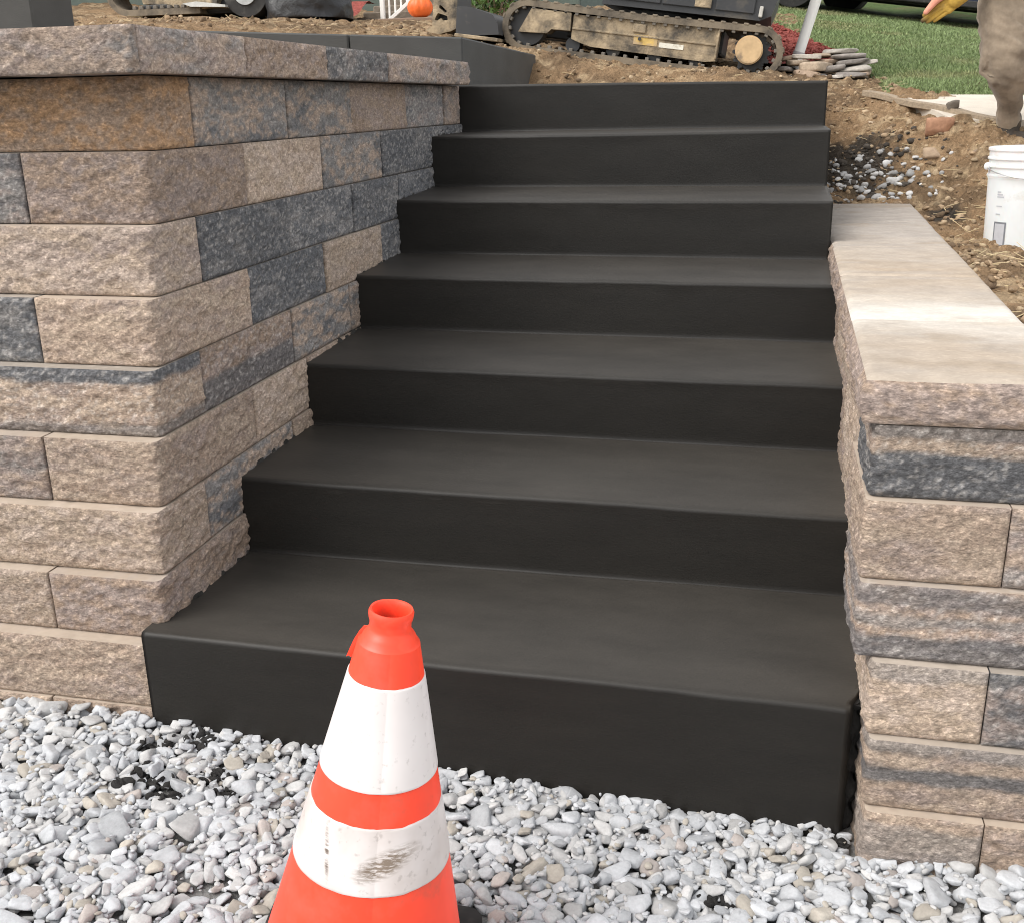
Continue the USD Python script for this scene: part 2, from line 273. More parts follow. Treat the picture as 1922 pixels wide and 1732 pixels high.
# cap: pale slabs laid end to end along the stairs
NSIDE = [0]
def cap_slab(y0, y1, xl0, xl1, xr0, xr1, z0, z1, seed, front):
    nx, ny = 46, max(10, int((y1-y0)/.012)); V = []; u = np.linspace(0, 1, nx); v = np.linspace(0, 1, ny)
    U, W = np.meshgrid(u, v, indexing='ij'); Y = y0+(y1-y0)*W; x_l = xl0+(xl1-xl0)*W; x_r = xr0+(xr1-xr0)*W; X = x_l+(x_r-x_l)*U
    P = np.stack([X, Y, np.zeros_like(X)], -1)
    top = P.copy(); top[..., 2] = z1-.002*noise(P*[14, 14, 1]+seed)-.0015*fbm(P*[60, 60, 1], 2)
    edge = np.minimum(np.minimum(X-x_l, x_r-X), np.minimum(Y-y0, y1-Y)); top[..., 2] -= .006*(1-sstep(0, .010, edge))
    bot = P.copy(); bot[..., 2] = z0
    ring = [(i, 0) for i in range(nx)]+[(nx-1, j) for j in range(1, ny)]+[(i, ny-1) for i in range(nx-2, -1, -1)]+[(0, j) for j in range(ny-2, 0, -1)]
    V = [top.reshape(-1, 3), bot.reshape(-1, 3)]; n = nx*ny; F = []
    i, j = np.meshgrid(np.arange(nx-1), np.arange(ny-1), indexing='ij'); q = np.stack([i*ny+j, (i+1)*ny+j, (i+1)*ny+j+1, i*ny+j+1], -1).reshape(-1, 4)
    F += [q[:, [0, 1, 2]], q[:, [0, 2, 3]], q[:, [2, 1, 0]]+n, q[:, [3, 2, 0]]+n]
    NR, K = len(ring), 12; base = 2*n; sv = []
    for k in range(K+1):
        t = k/K
        for (a, b) in ring:
            p = top[a, b]*(1-t)+bot[a, b]*t; sv.append(p)
    sv = np.array(sv); N3 = fbm(sv*[55, 55, 70]+seed, 3, seed)-.45; N4 = fbm(sv*[18, 18, 20]+seed, 2, seed+2)-.4
    cx, cyy = (xl0+xr0)/2, (y0+y1)/2; tt = np.repeat(np.arange(K+1)/K, NR); wgt = sstep(0, .2, tt)*sstep(1, .85, tt)
    isl = np.tile([1. if a == 0 else 0. for a, b in ring], K+1); isf = np.tile([1. if (b == 0 and front) else 0. for a, b in ring], K+1)
    sv[:, 0] -= isl*wgt*(.020*N3+.016*N4+.004); sv[:, 1] -= isf*wgt*(.022*N3+.016*N4+.006)
    V.append(sv); NSIDE[0] = len(sv)
    for k in range(K):
        a = base+k*NR+np.arange(NR); b = base+k*NR+(np.arange(NR)+1) % NR; c, d = a+NR, b+NR
        F += [np.stack([a, c, d], 1), np.stack([a, d, b], 1)]
    V = np.vstack(V); F = np.vstack(F)
    side = np.zeros(len(V)); side[base:] = 1
    a = fbm(V*[6, 22, 20]+seed, 5, 3); b = fbm(V*[2.2, 4, 7]+5, 5, 9)
    cream, ochre, greyc = np.array([.355, .303, .248]), np.array([.335, .268, .2]), np.array([.31, .282, .255])
    w1 = sstep(.38, .66, b)[:, None]*.8; w2 = (sstep(.44, .76, a)*.42)[:, None]; wy = sstep(1.3, 2.2, V[:, 1]+.5*(b-.5))[:, None]*.75; pale = (np.exp(-((V[:, 1]-.60-.35*(b-.5))/.17)**2)*sstep(.30, .60, b+.5*(a-.5)+.10))[:, None]*.75  # pale: bright sun patch painted into the cap colour
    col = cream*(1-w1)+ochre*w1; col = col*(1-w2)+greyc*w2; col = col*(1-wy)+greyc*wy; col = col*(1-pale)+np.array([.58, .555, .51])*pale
    sc = tone(V[base:], 'mauve', seed, np.zeros(len(V)-base))*.95; mot = fbm(V*[24, 30, 1]+seed, 4, 31)[:, None]; col = col*(.78+.44*mot); st = (sstep(.58, .70, fbm(V*[5, 9, 1]+3, 5, 33))*.5)[:, None]; col = col*(1-st)+np.array([.27, .215, .155])*st; col[base:] = sc
    return trimesh.Trimesh(V, F, process=False), col
RC = [(-.004, .52), (.52, 1.13), (1.13, 1.71), (1.71, 2.45), (2.45, 3.18)]
for i, (a, b) in enumerate(RC):
    xl = lambda y: 1.428+.020*y if y < 1.72 else 1.462
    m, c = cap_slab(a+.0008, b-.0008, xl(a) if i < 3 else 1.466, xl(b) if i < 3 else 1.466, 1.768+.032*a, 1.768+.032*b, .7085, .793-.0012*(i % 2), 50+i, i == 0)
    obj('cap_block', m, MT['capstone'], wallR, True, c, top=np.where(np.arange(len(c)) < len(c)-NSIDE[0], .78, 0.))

# ------------------------------------------------------------------ concrete stairs
stairs = thing('concrete_stairs', 'flight of seven dark charcoal concrete steps climbing between two stone block walls', 'stairs')
RUN = .4571
NL = [.165, .362, .545, .727, .924, 1.124, 1.319]; NR_ = [.152, .352, .538, .722, .922, 1.130, 1.303]
BLz = [-.28, .160, .366, .557, .738, .936, 1.128]; BRz = [-.28, .163, .360, .553, .733, .935, 1.132]
def step_mesh(k):
    y0 = k*RUN-(.014 if k == 0 else 0); last = k == 6
    xa, xb = (-.038 if k == 0 else -.10), (1.450 if k == 0 else 1.505 if k < 4 else 1.460)
    xs = np.linspace(xa, xb, 150); r = .011
    yb = (k+1)*RUN+.03 if not last else 4.8
    rows = []
    S = []   # (y, t, dz): t=0 at riser foot, 1 at nose height
    S += [(y0-.006, 0, -.003), (y0-.002, 0, .001), (y0+.0005, 0, .004), (y0+.001, 0, .012)]
    for t in np.linspace(.12, .9, 9): S.append((y0+.001, t, 0))
    for a in np.linspace(0, 90, 6): S.append((y0+r-r*math.cos(math.radians(a)), 1, -r+r*math.sin(math.radians(a))))
    tr = np.linspace(.03, 1, 12)
    for s in tr: S.append((y0+r+(yb-y0-r)*s, 2+s, 0))
    S += [(yb, -1, -.06), (y0-.005, -1, -.06)]
    u = (xs+.03)/1.48
    nl, nr, bl, br = NL[k], NR_[k], BLz[k], BRz[k]
    if not last: bl2, br2 = BLz[k+1], BRz[k+1]
    else: bl2, br2 = 1.33, 1.315
    V = []
    for (y, t, dz) in S:
        zn = nl+(nr-nl)*u; zf = bl+(br-bl)*u; zk = bl2+(br2-bl2)*u
        if t == -1: z = zf+dz
        elif t <= 1: z = zf+(zn-zf)*t+dz
        else: s = (y-y0-r)/(RUN-r) if not last else (y-y0-r)/2.; z = zn+(zk-zn)*min(s, 1.0 if not last else 1)
        xo = xs+.048*sstep(.86, 1., u)*float(sstep(.0, .16, y-y0)) if k == 0 else xs
        p = np.stack([xo, np.full_like(xs, y), z], 1)
        n1 = fbm(np.stack([xs*2.3, np.full_like(xs, y*2+k*7), z*3], 1), 3, k)-.5; n2 = fbm(np.stack([xs*9, np.full_like(xs, y*6+k*3), z*14], 1), 3, k+20)-.5
        if t >= 0:
            wn = 1.0 if .9 <= t <= 1 else .6
            p[:, 1] += (.010*n1+.0035*n2)*wn if t <= 1 else 0
            p[:, 2] += (.005*n1+.0025*n2)*(1 if t >= .9 else .5)
        V.append(p)
    V = np.array(V); ns, nx = len(S), len(xs); F = []
    for i in range(ns):
        i2 = (i+1) % ns; a = i*nx+np.arange(nx-1); b = a+1; c = i2*nx+np.arange(nx-1); d = c+1
        F += [np.stack([a, b, d], 1), np.stack([a, d, c], 1)]
    V = V.reshape(-1, 3); F = np.vstack(F)
    dry = np.repeat(np.array([1. if t >= 2 else np.clip((dz+.006)/.007, 0, 1)*.8 if t == 1 else 0. for _, t, dz in S]), nx)*(.70+.6*fbm(V*[1.6, 3, 3]+k, 5, 30+k))   # dry mask paints in sky light: paler treads and nose, darker risers
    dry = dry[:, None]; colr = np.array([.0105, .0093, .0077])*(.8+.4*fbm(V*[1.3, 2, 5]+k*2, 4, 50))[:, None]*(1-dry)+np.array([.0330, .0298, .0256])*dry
    # end caps by ear clipping of the profile
    from shapely.geometry import Polygon
    for e, flip in ((0, False), (nx-1, True)):
        prof = V[np.arange(ns)*nx+e][:, 1:]
        vv, ff = trimesh.creation.triangulate_polygon(Polygon(prof), engine='earcut')
        idx = [int(np.argmin(np.sum((prof-q)**2, 1)))*nx+e for q in vv]; ff = np.array(idx)[ff]
        F = np.vstack([F, ff])
    m = trimesh.Trimesh(V, F, process=False); return m, colr
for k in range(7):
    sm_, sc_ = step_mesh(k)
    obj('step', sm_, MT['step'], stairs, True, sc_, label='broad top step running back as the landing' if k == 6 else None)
MT['smear'] = mat('mortar_smear', (.034, .032, .029), .85, .2, var=.5, vscale=40, bump=.7, bscale=120, bdist=.006)
for k in range(6):   # overlay worked up against the split blocks along each tread
    t = np.linspace(.16 if k == 0 else .05, .99, 60); y = k*RUN+t*RUN; q = np.stack([y*38, y*0+k, y*0], 1); n1, n2 = fbm(q, 3, 60+k), fbm(q*.6+9, 3, 70+k); zt_ = NL[k]+(BLz[k+1]-NL[k])*t
    obj('mortar_smear', tube(np.stack([-.033*zt_-.010+.010*(n2-.5), y, zt_-.002+.006*(n1-.5)], 1), .0045+.0075*sstep(.25, .8, n1)*sstep(0, .1, t-t[0]), 8), MT['smear'], stairs, 50)
# dark mortar squeezed into the open joint between the bottom step and the right wall
zz = np.linspace(-.22, .14, 40); jj = []
for q in range(3): jj.append(tube(np.stack([1.462+.004*q+.010*(fbm(np.stack([zz*40, zz*0+q, zz*0], 1), 3, q)-.5), .035+.01*q+.02*(fbm(np.stack([zz*30, zz*0+q, zz*0+5], 1), 3, q)-.5), zz], 1), .013+.007*np.sin(zz*90+q), 7))
obj('mortar_joint', cat(*jj), MT['stepedge'], stairs, 50)

# ------------------------------------------------------------------ ground and gravel
def gz(x, y):
    x = np.asarray(x, float); y = np.asarray(y, float)
    z = np.interp(x, [-1.5, -.05, .36, .66, 1.06, 1.46, 1.8, 2.6], [-.03, -.040, -.072, -.094, -.112, -.118, -.088, -.11])
    return z+.045*np.clip(y, -1.5, 0)
gx = np.concatenate([[-60, -30, -12, -5, -2.5], np.arange(-1.6, 3.4, .05), [4, 6, 12, 30, 60]]); gy = np.concatenate([[-60, -30, -12, -5, -2.5], np.arange(-1.6, .2, .05), [.3]])
X, Y = np.meshgrid(gx, gy, indexing='ij'); Zg = gz(np.clip(X, -1.5, 2.6), Y)-.028
i, j = np.meshgrid(np.arange(len(gx)-1), np.arange(len(gy)-1), indexing='ij'); k = len(gy); q = np.stack([i*k+j, (i+1)*k+j, (i+1)*k+j+1, i*k+j+1], -1).reshape(-1, 4)
tag(obj('ground', (np.stack([X, Y, Zg], -1).reshape(-1, 3), q), MT['soil'], None, True), kind='structure')

ico1, ico2 = trimesh.creation.icosphere(1), trimesh.creation.icosphere(2)
def pebble(rg, ico, k=20, n=7):
    nn = rg.normal(size=(n, 3)); nn /= np.linalg.norm(nn, axis=1, keepdims=True); nn = np.vstack([nn, np.eye(3), -np.eye(3)]); d = rg.uniform(.60, 1.0, len(nn)); d[n:] = 1.0
    v = ico.vertices; r = (np.sum((np.maximum(v@nn.T, 0)/d)**k, 1))**(-1/k); return v*r[:, None]
GX0, GX1, GY0, GY1, GR = -.80, 2.45, -.85, .06, .003
rg = np.random.default_rng(11)
protos1 = [pebble(rg, ico1) for _ in range(60)]; protos2 = [pebble(rg, ico2, 26) for _ in range(60)]
gxs = np.arange(GX0, GX1, GR); gys = np.arange(GY0, GY1, GR); HX, HY = np.meshgrid(gxs, gys, indexing='ij')
base = gz(HX, HY)-.024; H = base.copy(); SURF = gz(HX, HY)+.020*(fbm(np.stack([HX*4, HY*4, HX*0], -1), 3, 4)-.5)
holes = [(.02, -.10, .035), (.10, -.05, .03), (.06, -.20, .05), (.12, -.235, .04), (.19, -.15, .03), (.235, -.20, .03), (.62, -.33, .04), (1.22, -.25, .02), (1.45, -.035, .03), (1.62, -.14, .025), (-.02, -.045, .03), (.29, -.43, .05), (.36, -.46, .05)]
for hx, hy, hr in holes: SURF -= .020*np.exp(-(((HX-hx)/hr)**2+((HY-hy)/(hr*.8))**2))
stones = []
for t in range(52000):
    big = t < 2500; x, y = rg.uniform(GX0+.03, GX1-.03), rg.uniform(GY0+.03, GY1)
    a = np.clip(rg.lognormal(math.log(.0212), .32), .009, .038) if t < 40000 else rg.uniform(.004, .009)
    b = a*rg.uniform(.48, .92); c = a*rg.uniform(.34, .66)
    yl = 0.0 if -.05 < x < 1.46 else (-.006 if x <= -.05 else -.088)
    if y+.55*a > yl: continue
    if abs((x-.667)*.99+(y+.578)*.14) < .20 and abs((y+.578)*.99-(x-.667)*.14) < .20: continue
    th = rg.uniform(0, np.pi); i0, i1 = int((x-a-GX0)/GR), int((x+a-GX0)/GR)+2; j0, j1 = int((y-a-GY0)/GR), int((y+a-GY0)/GR)+2
    i0, j0 = max(i0, 0), max(j0, 0); hx, hy = HX[i0:i1, j0:j1]-x, HY[i0:i1, j0:j1]-y
    u, v = (hx*math.cos(th)+hy*math.sin(th))/a, (-hx*math.sin(th)+hy*math.cos(th))/b; r2_ = u*u+v*v; m = r2_ < 1
    if m.sum() < 3: continue
    h = H[i0:i1, j0:j1]; low = np.percentile(h[m], 62 if t < 40000 else 35); zc = low+c*.72
    if zc+c*.9 > SURF[i0:i1, j0:j1][m].mean()+.004+.006*rg.random(): continue
    cap = zc+c*np.sqrt(np.clip(1-r2_, 0, 1))*.92; h[m] = np.maximum(h[m], cap[m])
    gxx = np.polyfit(hx[m], h[m]*0+H[i0:i1, j0:j1][m], 1)[0] if False else 0
    stones.append((x, y, zc, a, b, c, th, t))
vs, fs, cs, nv = [], [], [], 0
for (x, y, zc, a, b, c, th, t) in stones:
    vis = y > -.62 and x > -.62 and x < 2.15
    pr = (protos2 if vis and a > .010 else protos1)[rg.integers(60)]; fc = (ico2 if vis and a > .010 else ico1).faces
    Rm = Rot.from_euler('zxy', [th, rg.normal(0, .30), rg.normal(0, .30)]).as_matrix()
    v = (pr*[a, b, c])@Rm.T+[x, y, zc]
    lum = np.clip(rg.normal(.41, .038), .30, .51); tint = np.array([1.0, .995, .985]); w = rg.random()
    if w < .06: tint = np.array([1.0, .92, .80]); lum *= .85
    elif w < .09: tint = np.array([1.0, .90, .84]); lum *= .85
    elif w < .11: lum *= .74
    elif w < .70: tint = np.array([.97, .995, 1.03])
    cs.append(np.repeat((tint*lum)[None], len(v), 0)); vs.append(v); fs.append(fc+nv); nv += len(v)
tag(obj('gravel', (np.vstack(vs), np.vstack(fs)), MT['gravel'], None, True, np.vstack(cs)), 'loose pale grey crushed stone covering the ground before the stairs', 'gravel', kind='stuff')
print('stones', len(stones), 'tris', sum(map(len, fs)))
# crumbs of dark mortar dropped on the gravel
vs, fs, nv = [], [], 0
for hx, hy, hr in holes[:9]:
    for _ in range(22):
        x, y = hx+rg.normal(0, hr*.55), hy+rg.normal(0, hr*.45)
        if y > -.02 or (x > 1.46 and y > -.1): continue
        i0, j0 = int((x-GX0)/GR), int((y-GY0)/GR); a = rg.uniform(.006, .016); v = (protos1[rg.integers(60)]*[a, a*.7, a*.35])@Rot.random(random_state=int(rg.integers(1e6))).as_matrix().T+[x, y, H[i0, j0]-.002]
        vs.append(v); fs.append(ico1.faces+nv); nv += len(v)
tag(obj('mortar_crumbs', (np.vstack(vs), np.vstack(fs)), MT['stepedge'], None, 40), 'black crumbs of wet mortar dropped on the pale gravel left of the cone', 'crumbs', kind='stuff')
#@@REST
# ------------------------------------------------------------------ upper terrain
CP = np.array([(1.5, .2, .66), (1.9, 0, .66), (2.6, .2, .66), (1.95, 1, .715), (1.95, 2.0, .72), (1.95, 2.7, .735), (1.55, 3.25, .75), (1.86, 3.3, .763), (1.74, 3.5, .83), (2.2, 2.44, .70), (3, 1.5, .72), (3.2, 2.5, .74), (3.5, .3, .66),
  (2.02, 3.0, .765), (1.995, 3.6, .94), (1.5, 3.6, .88), (1.5, 4.2, 1.07), (1.67, 4.2, 1.06), (1.69, 4.6, 1.19), (1.94, 3.8, 1.07), (1.95, 4.2, 1.17), (2.0, 3.95, 1.125), (1.86, 4.5, 1.235), (1.70, 4.9, 1.28), (2.1, 3.72, 1.11), (2.4, 3.70, 1.075), (2.36, 4.0, .98), (2.6, 3.6, .98), (3.0, 4.1, 1.0), (3.4, 3.3, .9), (4, 4, 1.0),
  (1.5, 5.0, 1.33), (1.3, 4.9, 1.345), (.3, 5.0, 1.45), (-.3, 5.2, 1.545), (1.2, 5.4, 1.375), (.4, 5.4, 1.455), (.4, 6.2, 1.55), (1.2, 6.2, 1.45), (-1, 3.5, 1.56), (-2, 3.6, 1.63), (-1, 5.2, 1.67), (-3, 6.2, 1.87), (-2, 6.2, 1.84), (-4, 4, 1.75), (-4, 6.3, 1.92), (0, 7.2, 1.74), (1.7, 6, 1.43), (1.5, 7.5, 1.62), (-2.3, 9.3, 2.03), (-4, 9.3, 2.12), (0, 10, 2.1), (1.85, 5.5, 1.335),
  (-.6, .6, 1.33), (-1.2, 2, 1.34), (-.5, 2.8, 1.35), (-3, 1, 1.4), (-3, 2.6, 1.5),
  (1.9, 4.75, 1.265), (2.35, 4.75, 1.24), (3.2, 4.75, 1.2), (2.2, 7, 1.50), (3, 9, 1.68), (1.67, 13, 2.27), (2.73, 12.2, 2.04), (3.44, 11.8, 1.90), (5, 11, 1.72), (0, 14, 2.6), (4, 14, 2.1), (-4, 13, 2.6), (6, 8, 1.4), (6, 5, 1.1)])
RB = RBFInterpolator(CP[:, :2], CP[:, 2], kernel='thin_plate_spline', smoothing=.0015, neighbors=None)
def tz(x, y):
    z = RB(np.stack([np.ravel(x), np.ravel(y)], 1)).reshape(np.shape(x)); x, y = np.asarray(x), np.asarray(y)
    w = (x > -.2)*(x < 1.47)*(1-sstep(4.42, 5.0, y+.10*(fbm(np.stack([x*5, y*0, y*0], -1), 3, 3)-.5))); return z*(1-w)+(1.27+.02*(x < 0))*w   # spoil bank spilling on to the landing
def rough(x, y, k=1.):
    p = np.stack([x, y, np.zeros_like(x)], -1)
    rid = 1-2*np.abs(fbm(p*[8, 8, 1]+3, 4, 5)-.5)
    return k*(.05*(fbm(p*[2.2, 2.2, 1], 3, 1)-.5)+.060*(rid-.8)+.050*(.8-2*np.abs(fbm(p*[17, 17, 1], 4, 2)-.5))-.03+.018*sstep(.52, .66, fbm(p*[13, 17, 1]+7, 3, 9)))
lawn_xl = lambda y: np.interp(y, [4.5, 5.0, 5.6, 6.2, 7.0, 8.0, 8.6, 9, 13], [1.86, 1.87, 1.84, 1.72, 1.60, 1.40, 1.25, 1.15, 1.0])
def dirt_col(m):
    v = m[0]; p = np.stack([v[:, 0], v[:, 1], v[:, 2]*2], 1); a = fbm(p*3, 4, 2); b = fbm(p*11+4, 4, 6); c = fbm(p*34, 3, 8)
    c0, c1, c2 = np.array([.250, .165, .094]), np.array([.150, .100, .059]), np.array([.37, .275, .170])
    w1, w2 = sstep(.45, .62, a+.3*(b-.5))[:, None], (sstep(.52, .68, b+.3*(c-.5))*.8)[:, None]; col = c0*(1-w1)+c1*w1; col = col*(1-w2)+c2*w2
    d = np.exp(-(((v[:, 0]-1.58)/.30)**2+((v[:, 1]-3.72)/.30)**2))+.8*np.exp(-(((v[:, 0]-1.98)/.10)**2+((v[:, 1]-2.95)/.22)**2)); w = sstep(.30, .62, d+.55*(b-.5)+.3*(c-.5))[:, None]*.93
    col = col*(1-w)+np.array([.034, .030, .026])*w; return col*(.62+.76*c)[:, None]
def grid_sheet(xs, ys, keep, zfun):
    X, Y = np.meshgrid(xs, ys, indexing='ij'); Zs = zfun(X, Y); k = len(ys)
    i, j = np.meshgrid(np.arange(len(xs)-1), np.arange(k-1), indexing='ij'); q = np.stack([i*k+j, (i+1)*k+j, (i+1)*k+j+1, i*k+j+1], -1).reshape(-1, 4)
    cx = (X[:-1, :-1]+X[1:, 1:]).ravel()/2; cy = (Y[:-1, :-1]+Y[1:, 1:]).ravel()/2; q = q[keep(cx, cy)]
    used, inv = np.unique(q, return_inverse=True); return np.stack([X, Y, Zs], -1).reshape(-1, 3)[used], inv.reshape(q.shape)
dk = lambda x, y: 1-.8*sstep(4.5, 4.7, y)*sstep(1.8, 1.9, x)
near = grid_sheet(np.arange(1.462, 3.9, .013), np.arange(.06, 5.0, .013), lambda x, y: ~((y > 4.62) & (x > lawn_xl(y)+.05)) & ~((x < 1.80) & (y < 3.12)), lambda x, y: tz(x, y)+rough(x, y, .95)*dk(x, y)*sstep(1.80, 2.05, x+.5*sstep(3.1, 3.3, y))+.0)
tag(obj('dirt_slope', near, MT['dirt'], None, True, dirt_col(near)), kind='structure')
back = grid_sheet(np.unique(np.concatenate([np.arange(-7, -2, .06), np.arange(-2, 1.462, .022), [1.462]])), np.arange(.35, 11.0, .024 if False else .03), lambda x, y: ~((x > -.16) & (y < 4.36)) & ((y > 3.3) | (x < -.28)), lambda x, y: tz(x, y)+rough(x, y, .8)*sstep(3.2, 3.5, y))
tag(obj('dirt_terrace', back, MT['dirt'], None, True, dirt_col(back)), kind='structure')
strip = grid_sheet(np.arange(1.462, 2.0, .022), np.arange(4.995, 11.0, .022), lambda x, y: x < lawn_xl(y)+.05, lambda x, y: tz(x, y)+rough(x, y, .8)*(x < 1.9))
tag(obj('dirt_strip', strip, MT['dirt'], None, True, dirt_col(strip)), kind='structure')
MT['lawn'] = mat('lawn_soil', (.070, .105, .034), .95, .1, var=.4, vscale=14, bump=.8, bscale=70, bdist=.03, dirt=(.12, .105, .05), dscale=1.3, dfac=(.48, .68))
lawn = grid_sheet(np.arange(1.0, 9, .05), np.arange(4.58, 16, .05), lambda x, y: x > lawn_xl(y), lambda x, y: tz(x, y)+.012)
tag(obj('lawn', lawn, MT['lawn'], None, True), kind='structure')
hx, hy = np.concatenate([[-80, -40, -20], np.arange(-14, 15, 2.), [20, 40, 80]]), np.array([10.8, 16., 20, 30, 60, 110])
X, Y = np.meshgrid(hx, hy, indexing='ij'); Zh = np.where(Y < 15.9, tz(np.clip(X, -5, 6), np.clip(Y, 0, 14))-.12, 2.5+.12*(Y-16)); i, j = np.meshgrid(np.arange(len(hx)-1), np.arange(len(hy)-1), indexing='ij'); k = len(hy)
tag(obj('far_ground', (np.stack([X, Y, Zh], -1).reshape(-1, 3), np.stack([i*k+j, (i+1)*k+j, (i+1)*k+j+1, i*k+j+1], -1).reshape(-1, 4)), MT['lawn'], None, True), kind='structure')
# grass blades
rg = np.random.default_rng(5); N = 62000
yy = 4.56+8.2*rg.random(N)**1.5; xx = lawn_xl(yy)+(rg.random(N))*(2.0+.28*(yy-4.5)); zz = tz(xx, yy)+.008
h = rg.uniform(.012, .030, N)*(.7+.6*fbm(np.stack([xx*1.5, yy*1.5, yy*0], 1), 3, 3)); az = rg.uniform(0, 2*np.pi, N); wd = rg.uniform(.0025, .0045, N)*(1+.12*(yy-4.5)); ln = rg.normal(0, .45, (N, 2))*h[:, None]
b0 = np.stack([xx, yy, zz], 1); sd_ = np.stack([np.cos(az), np.sin(az), 0*az], 1)*wd[:, None]; mid_ = b0+np.concatenate([ln*.35, (h*.6)[:, None]], 1); tip = b0+np.concatenate([ln, h[:, None]], 1)
V = np.stack([b0-sd_, b0+sd_, mid_+sd_*.7, mid_-sd_*.7, tip], 1).reshape(-1, 3); o = np.arange(N)[:, None]*5
F = np.vstack([o+[0, 1, 2], o+[0, 2, 3], o+[3, 2, 4]])
g = fbm(np.stack([xx*1.1, yy*1.1, yy*0+2], 1), 4, 8); dry = sstep(.48, .68, g)[:, None]*.6; gc = np.array([.165, .215, .090])*(1-dry)+np.array([.235, .205, .105])*dry; gc = gc*rg.uniform(.65, 1.3, N)[:, None]
MT['grass'] = mat('grass_blade', rough=.6, spec=.3, vcol=True, var=.1)
tag(obj('grass', (V, F), MT['grass'], None, False, np.repeat(gc, 5, 0)), 'short mown grass, green with dry patches, on the sloping lawn', 'grass', kind='stuff')
# clods and pebbles
def scatter(n, fx, rad, ico, prs, colf, sink=.25, flat=(.45, .8)):
    vs, fs, cs, nv = [], [], [], 0
    for _ in range(n):
        x, y, z = fx(); a = rad()
        v = (prs[rg.integers(len(prs))]*[a, a*rg.uniform(.6, 1), a*rg.uniform(*flat)])@Rot.from_euler('zxy', [rg.uniform(0, 6.28), rg.normal(0, .35), rg.normal(0, .35)]).as_matrix().T
        vs.append(v+[x, y, z+a*(.6-sink)-.003]); fs.append(ico.faces+nv); nv += len(v); cs.append(np.repeat(np.array(colf())[None], len(v), 0))
    return (np.vstack(vs), np.vstack(fs)), np.vstack(cs)
def gz_at(x, y): return float(tz(np.array([x]), np.array([y]))[0]+rough(np.array([x]), np.array([y]), .95)[0])
def right_xy():
    while True:
        y = rg.uniform(.3, 4.9); x = rg.uniform(1.5 if y > 3.15 else 1.84, 2.9)
        if y > 3.78 and x > 1.95: continue
        return x, y, gz_at(x, y)
dcol = lambda: np.array([(.25, .175, .108), (.33, .24, .155), (.17, .12, .078), (.38, .29, .19)][rg.integers(4)])*rg.uniform(.7, 1.15)
m, c = scatter(4200, right_xy, lambda: float(np.clip(rg.lognormal(math.log(.0075), .5), .004, .022)), ico1, protos1, dcol, .5)
tag(obj('dirt_clods', m, MT['clod'], None, 30) if False else obj('dirt_clods', m, MT['clod'], None, True, c), 'tan lumps of broken clay scattered over the dirt slope right of the stairs', 'clods', kind='stuff')
def back_xy():
    while True:
        y = rg.uniform(3.3, 6.5); x = rg.uniform(-3.5, 1.9)
        if x > -.2 and y < 4.5: continue
        return x, y, gz_at(x, y)
m, c = scatter(3000, back_xy, lambda: float(np.clip(rg.lognormal(math.log(.0085), .5), .004, .026)), ico1, protos1, dcol, .5)
tag(obj('dirt_clods', m, MT['clod'], None, True, c), 'tan lumps of broken clay on the terrace around the machines', 'clods', kind='stuff')
def peb_xy():
    while True:
        x, y = rg.normal(1.72, .15), rg.normal(3.50, .13)
        if 1.47 < x < 2.1 and 3.24 < y < 3.85: return x, y, gz_at(x, y)
m, c = scatter(170, peb_xy, lambda: float(np.clip(rg.lognormal(math.log(.0125), .35), .007, .026)), ico1, protos1, lambda: np.array([1, .99, .97])*rg.uniform(.22, .58), .2)
tag(obj('spilled_gravel', m, MT['gravel'], None, True, c), 'grey and white pebbles spilled on dark soil behind the pale cap', 'gravel', kind='stuff')
def dark_xy():
    while True:
        x, y = rg.normal(1.66, .16), rg.normal(3.62, .18)
        if 1.47 < x < 2.2 and 3.25 < y < 4.0: return x, y, gz_at(x, y)
m, c = scatter(420, dark_xy, lambda: float(np.clip(rg.lognormal(math.log(.009), .4), .005, .022)), ico1, protos1, lambda: np.array([.06, .052, .044])*rg.uniform(.6, 1.5), .4)
sv_ = []
for _ in range(650):
    x, y, z = right_xy() if rg.random() < .6 else back_xy(); l = rg.uniform(.02, .07); w_ = rg.uniform(.0012, .0026); sv_.append(moved(bbox(-l, l, -w_, w_, -.001, .001, .0004), (x, y, z+.006), Rot.from_euler('zy', [rg.uniform(0, 6.28), rg.normal(0, .25)]).as_matrix()))
tag(obj('straw', cat(*sv_), mat('straw', (.50, .40, .24), .8, .2, var=.3, vscale=15), None, False), 'thin pale straw bits strewn over the bare dirt', 'straw', kind='stuff')
tag(obj('dark_soil_clods', m, MT['clod'], None, True, c), 'dark moist soil lumps in the hollow beside the upper steps', 'clods', kind='stuff')
MT['rock'] = mat('field_rock', rough=.92, spec=.2, vcol=True, var=.25, vscale=40, bump=.5, bscale=90, bdist=.008)
for (x, y, z, a, c_, lb) in [(2.11, 3.98, 1.19, .034, (.14, .12, .10), 'small round dark rock lying on the pale sidewalk edge'), (2.00, 3.62, .975, .045, (.36, .27, .19), 'rounded tan rock poking out of the dirt slope'), (2.03, 3.74, 1.095, .062, (.34, .19, .12), 'reddish clay lump beside the weathered plank'), (1.80, 4.28, 1.10, .05, (.42, .34, .25), 'light tan rock high on the dirt slope'), (2.19, 3.55, .985, .035, (.20, .15, .11), 'dark broken rock below the sidewalk corner')]:
    m = trimesh.Trimesh(protos2[int(a*900) % 60]*[a, a*.85, a*.7]+[x, y, z], ico2.faces, process=False)
    tag(obj('rock', m, MT['rock'], None, True, np.repeat(np.array(c_)[None], len(m.vertices), 0)), lb, 'rock')
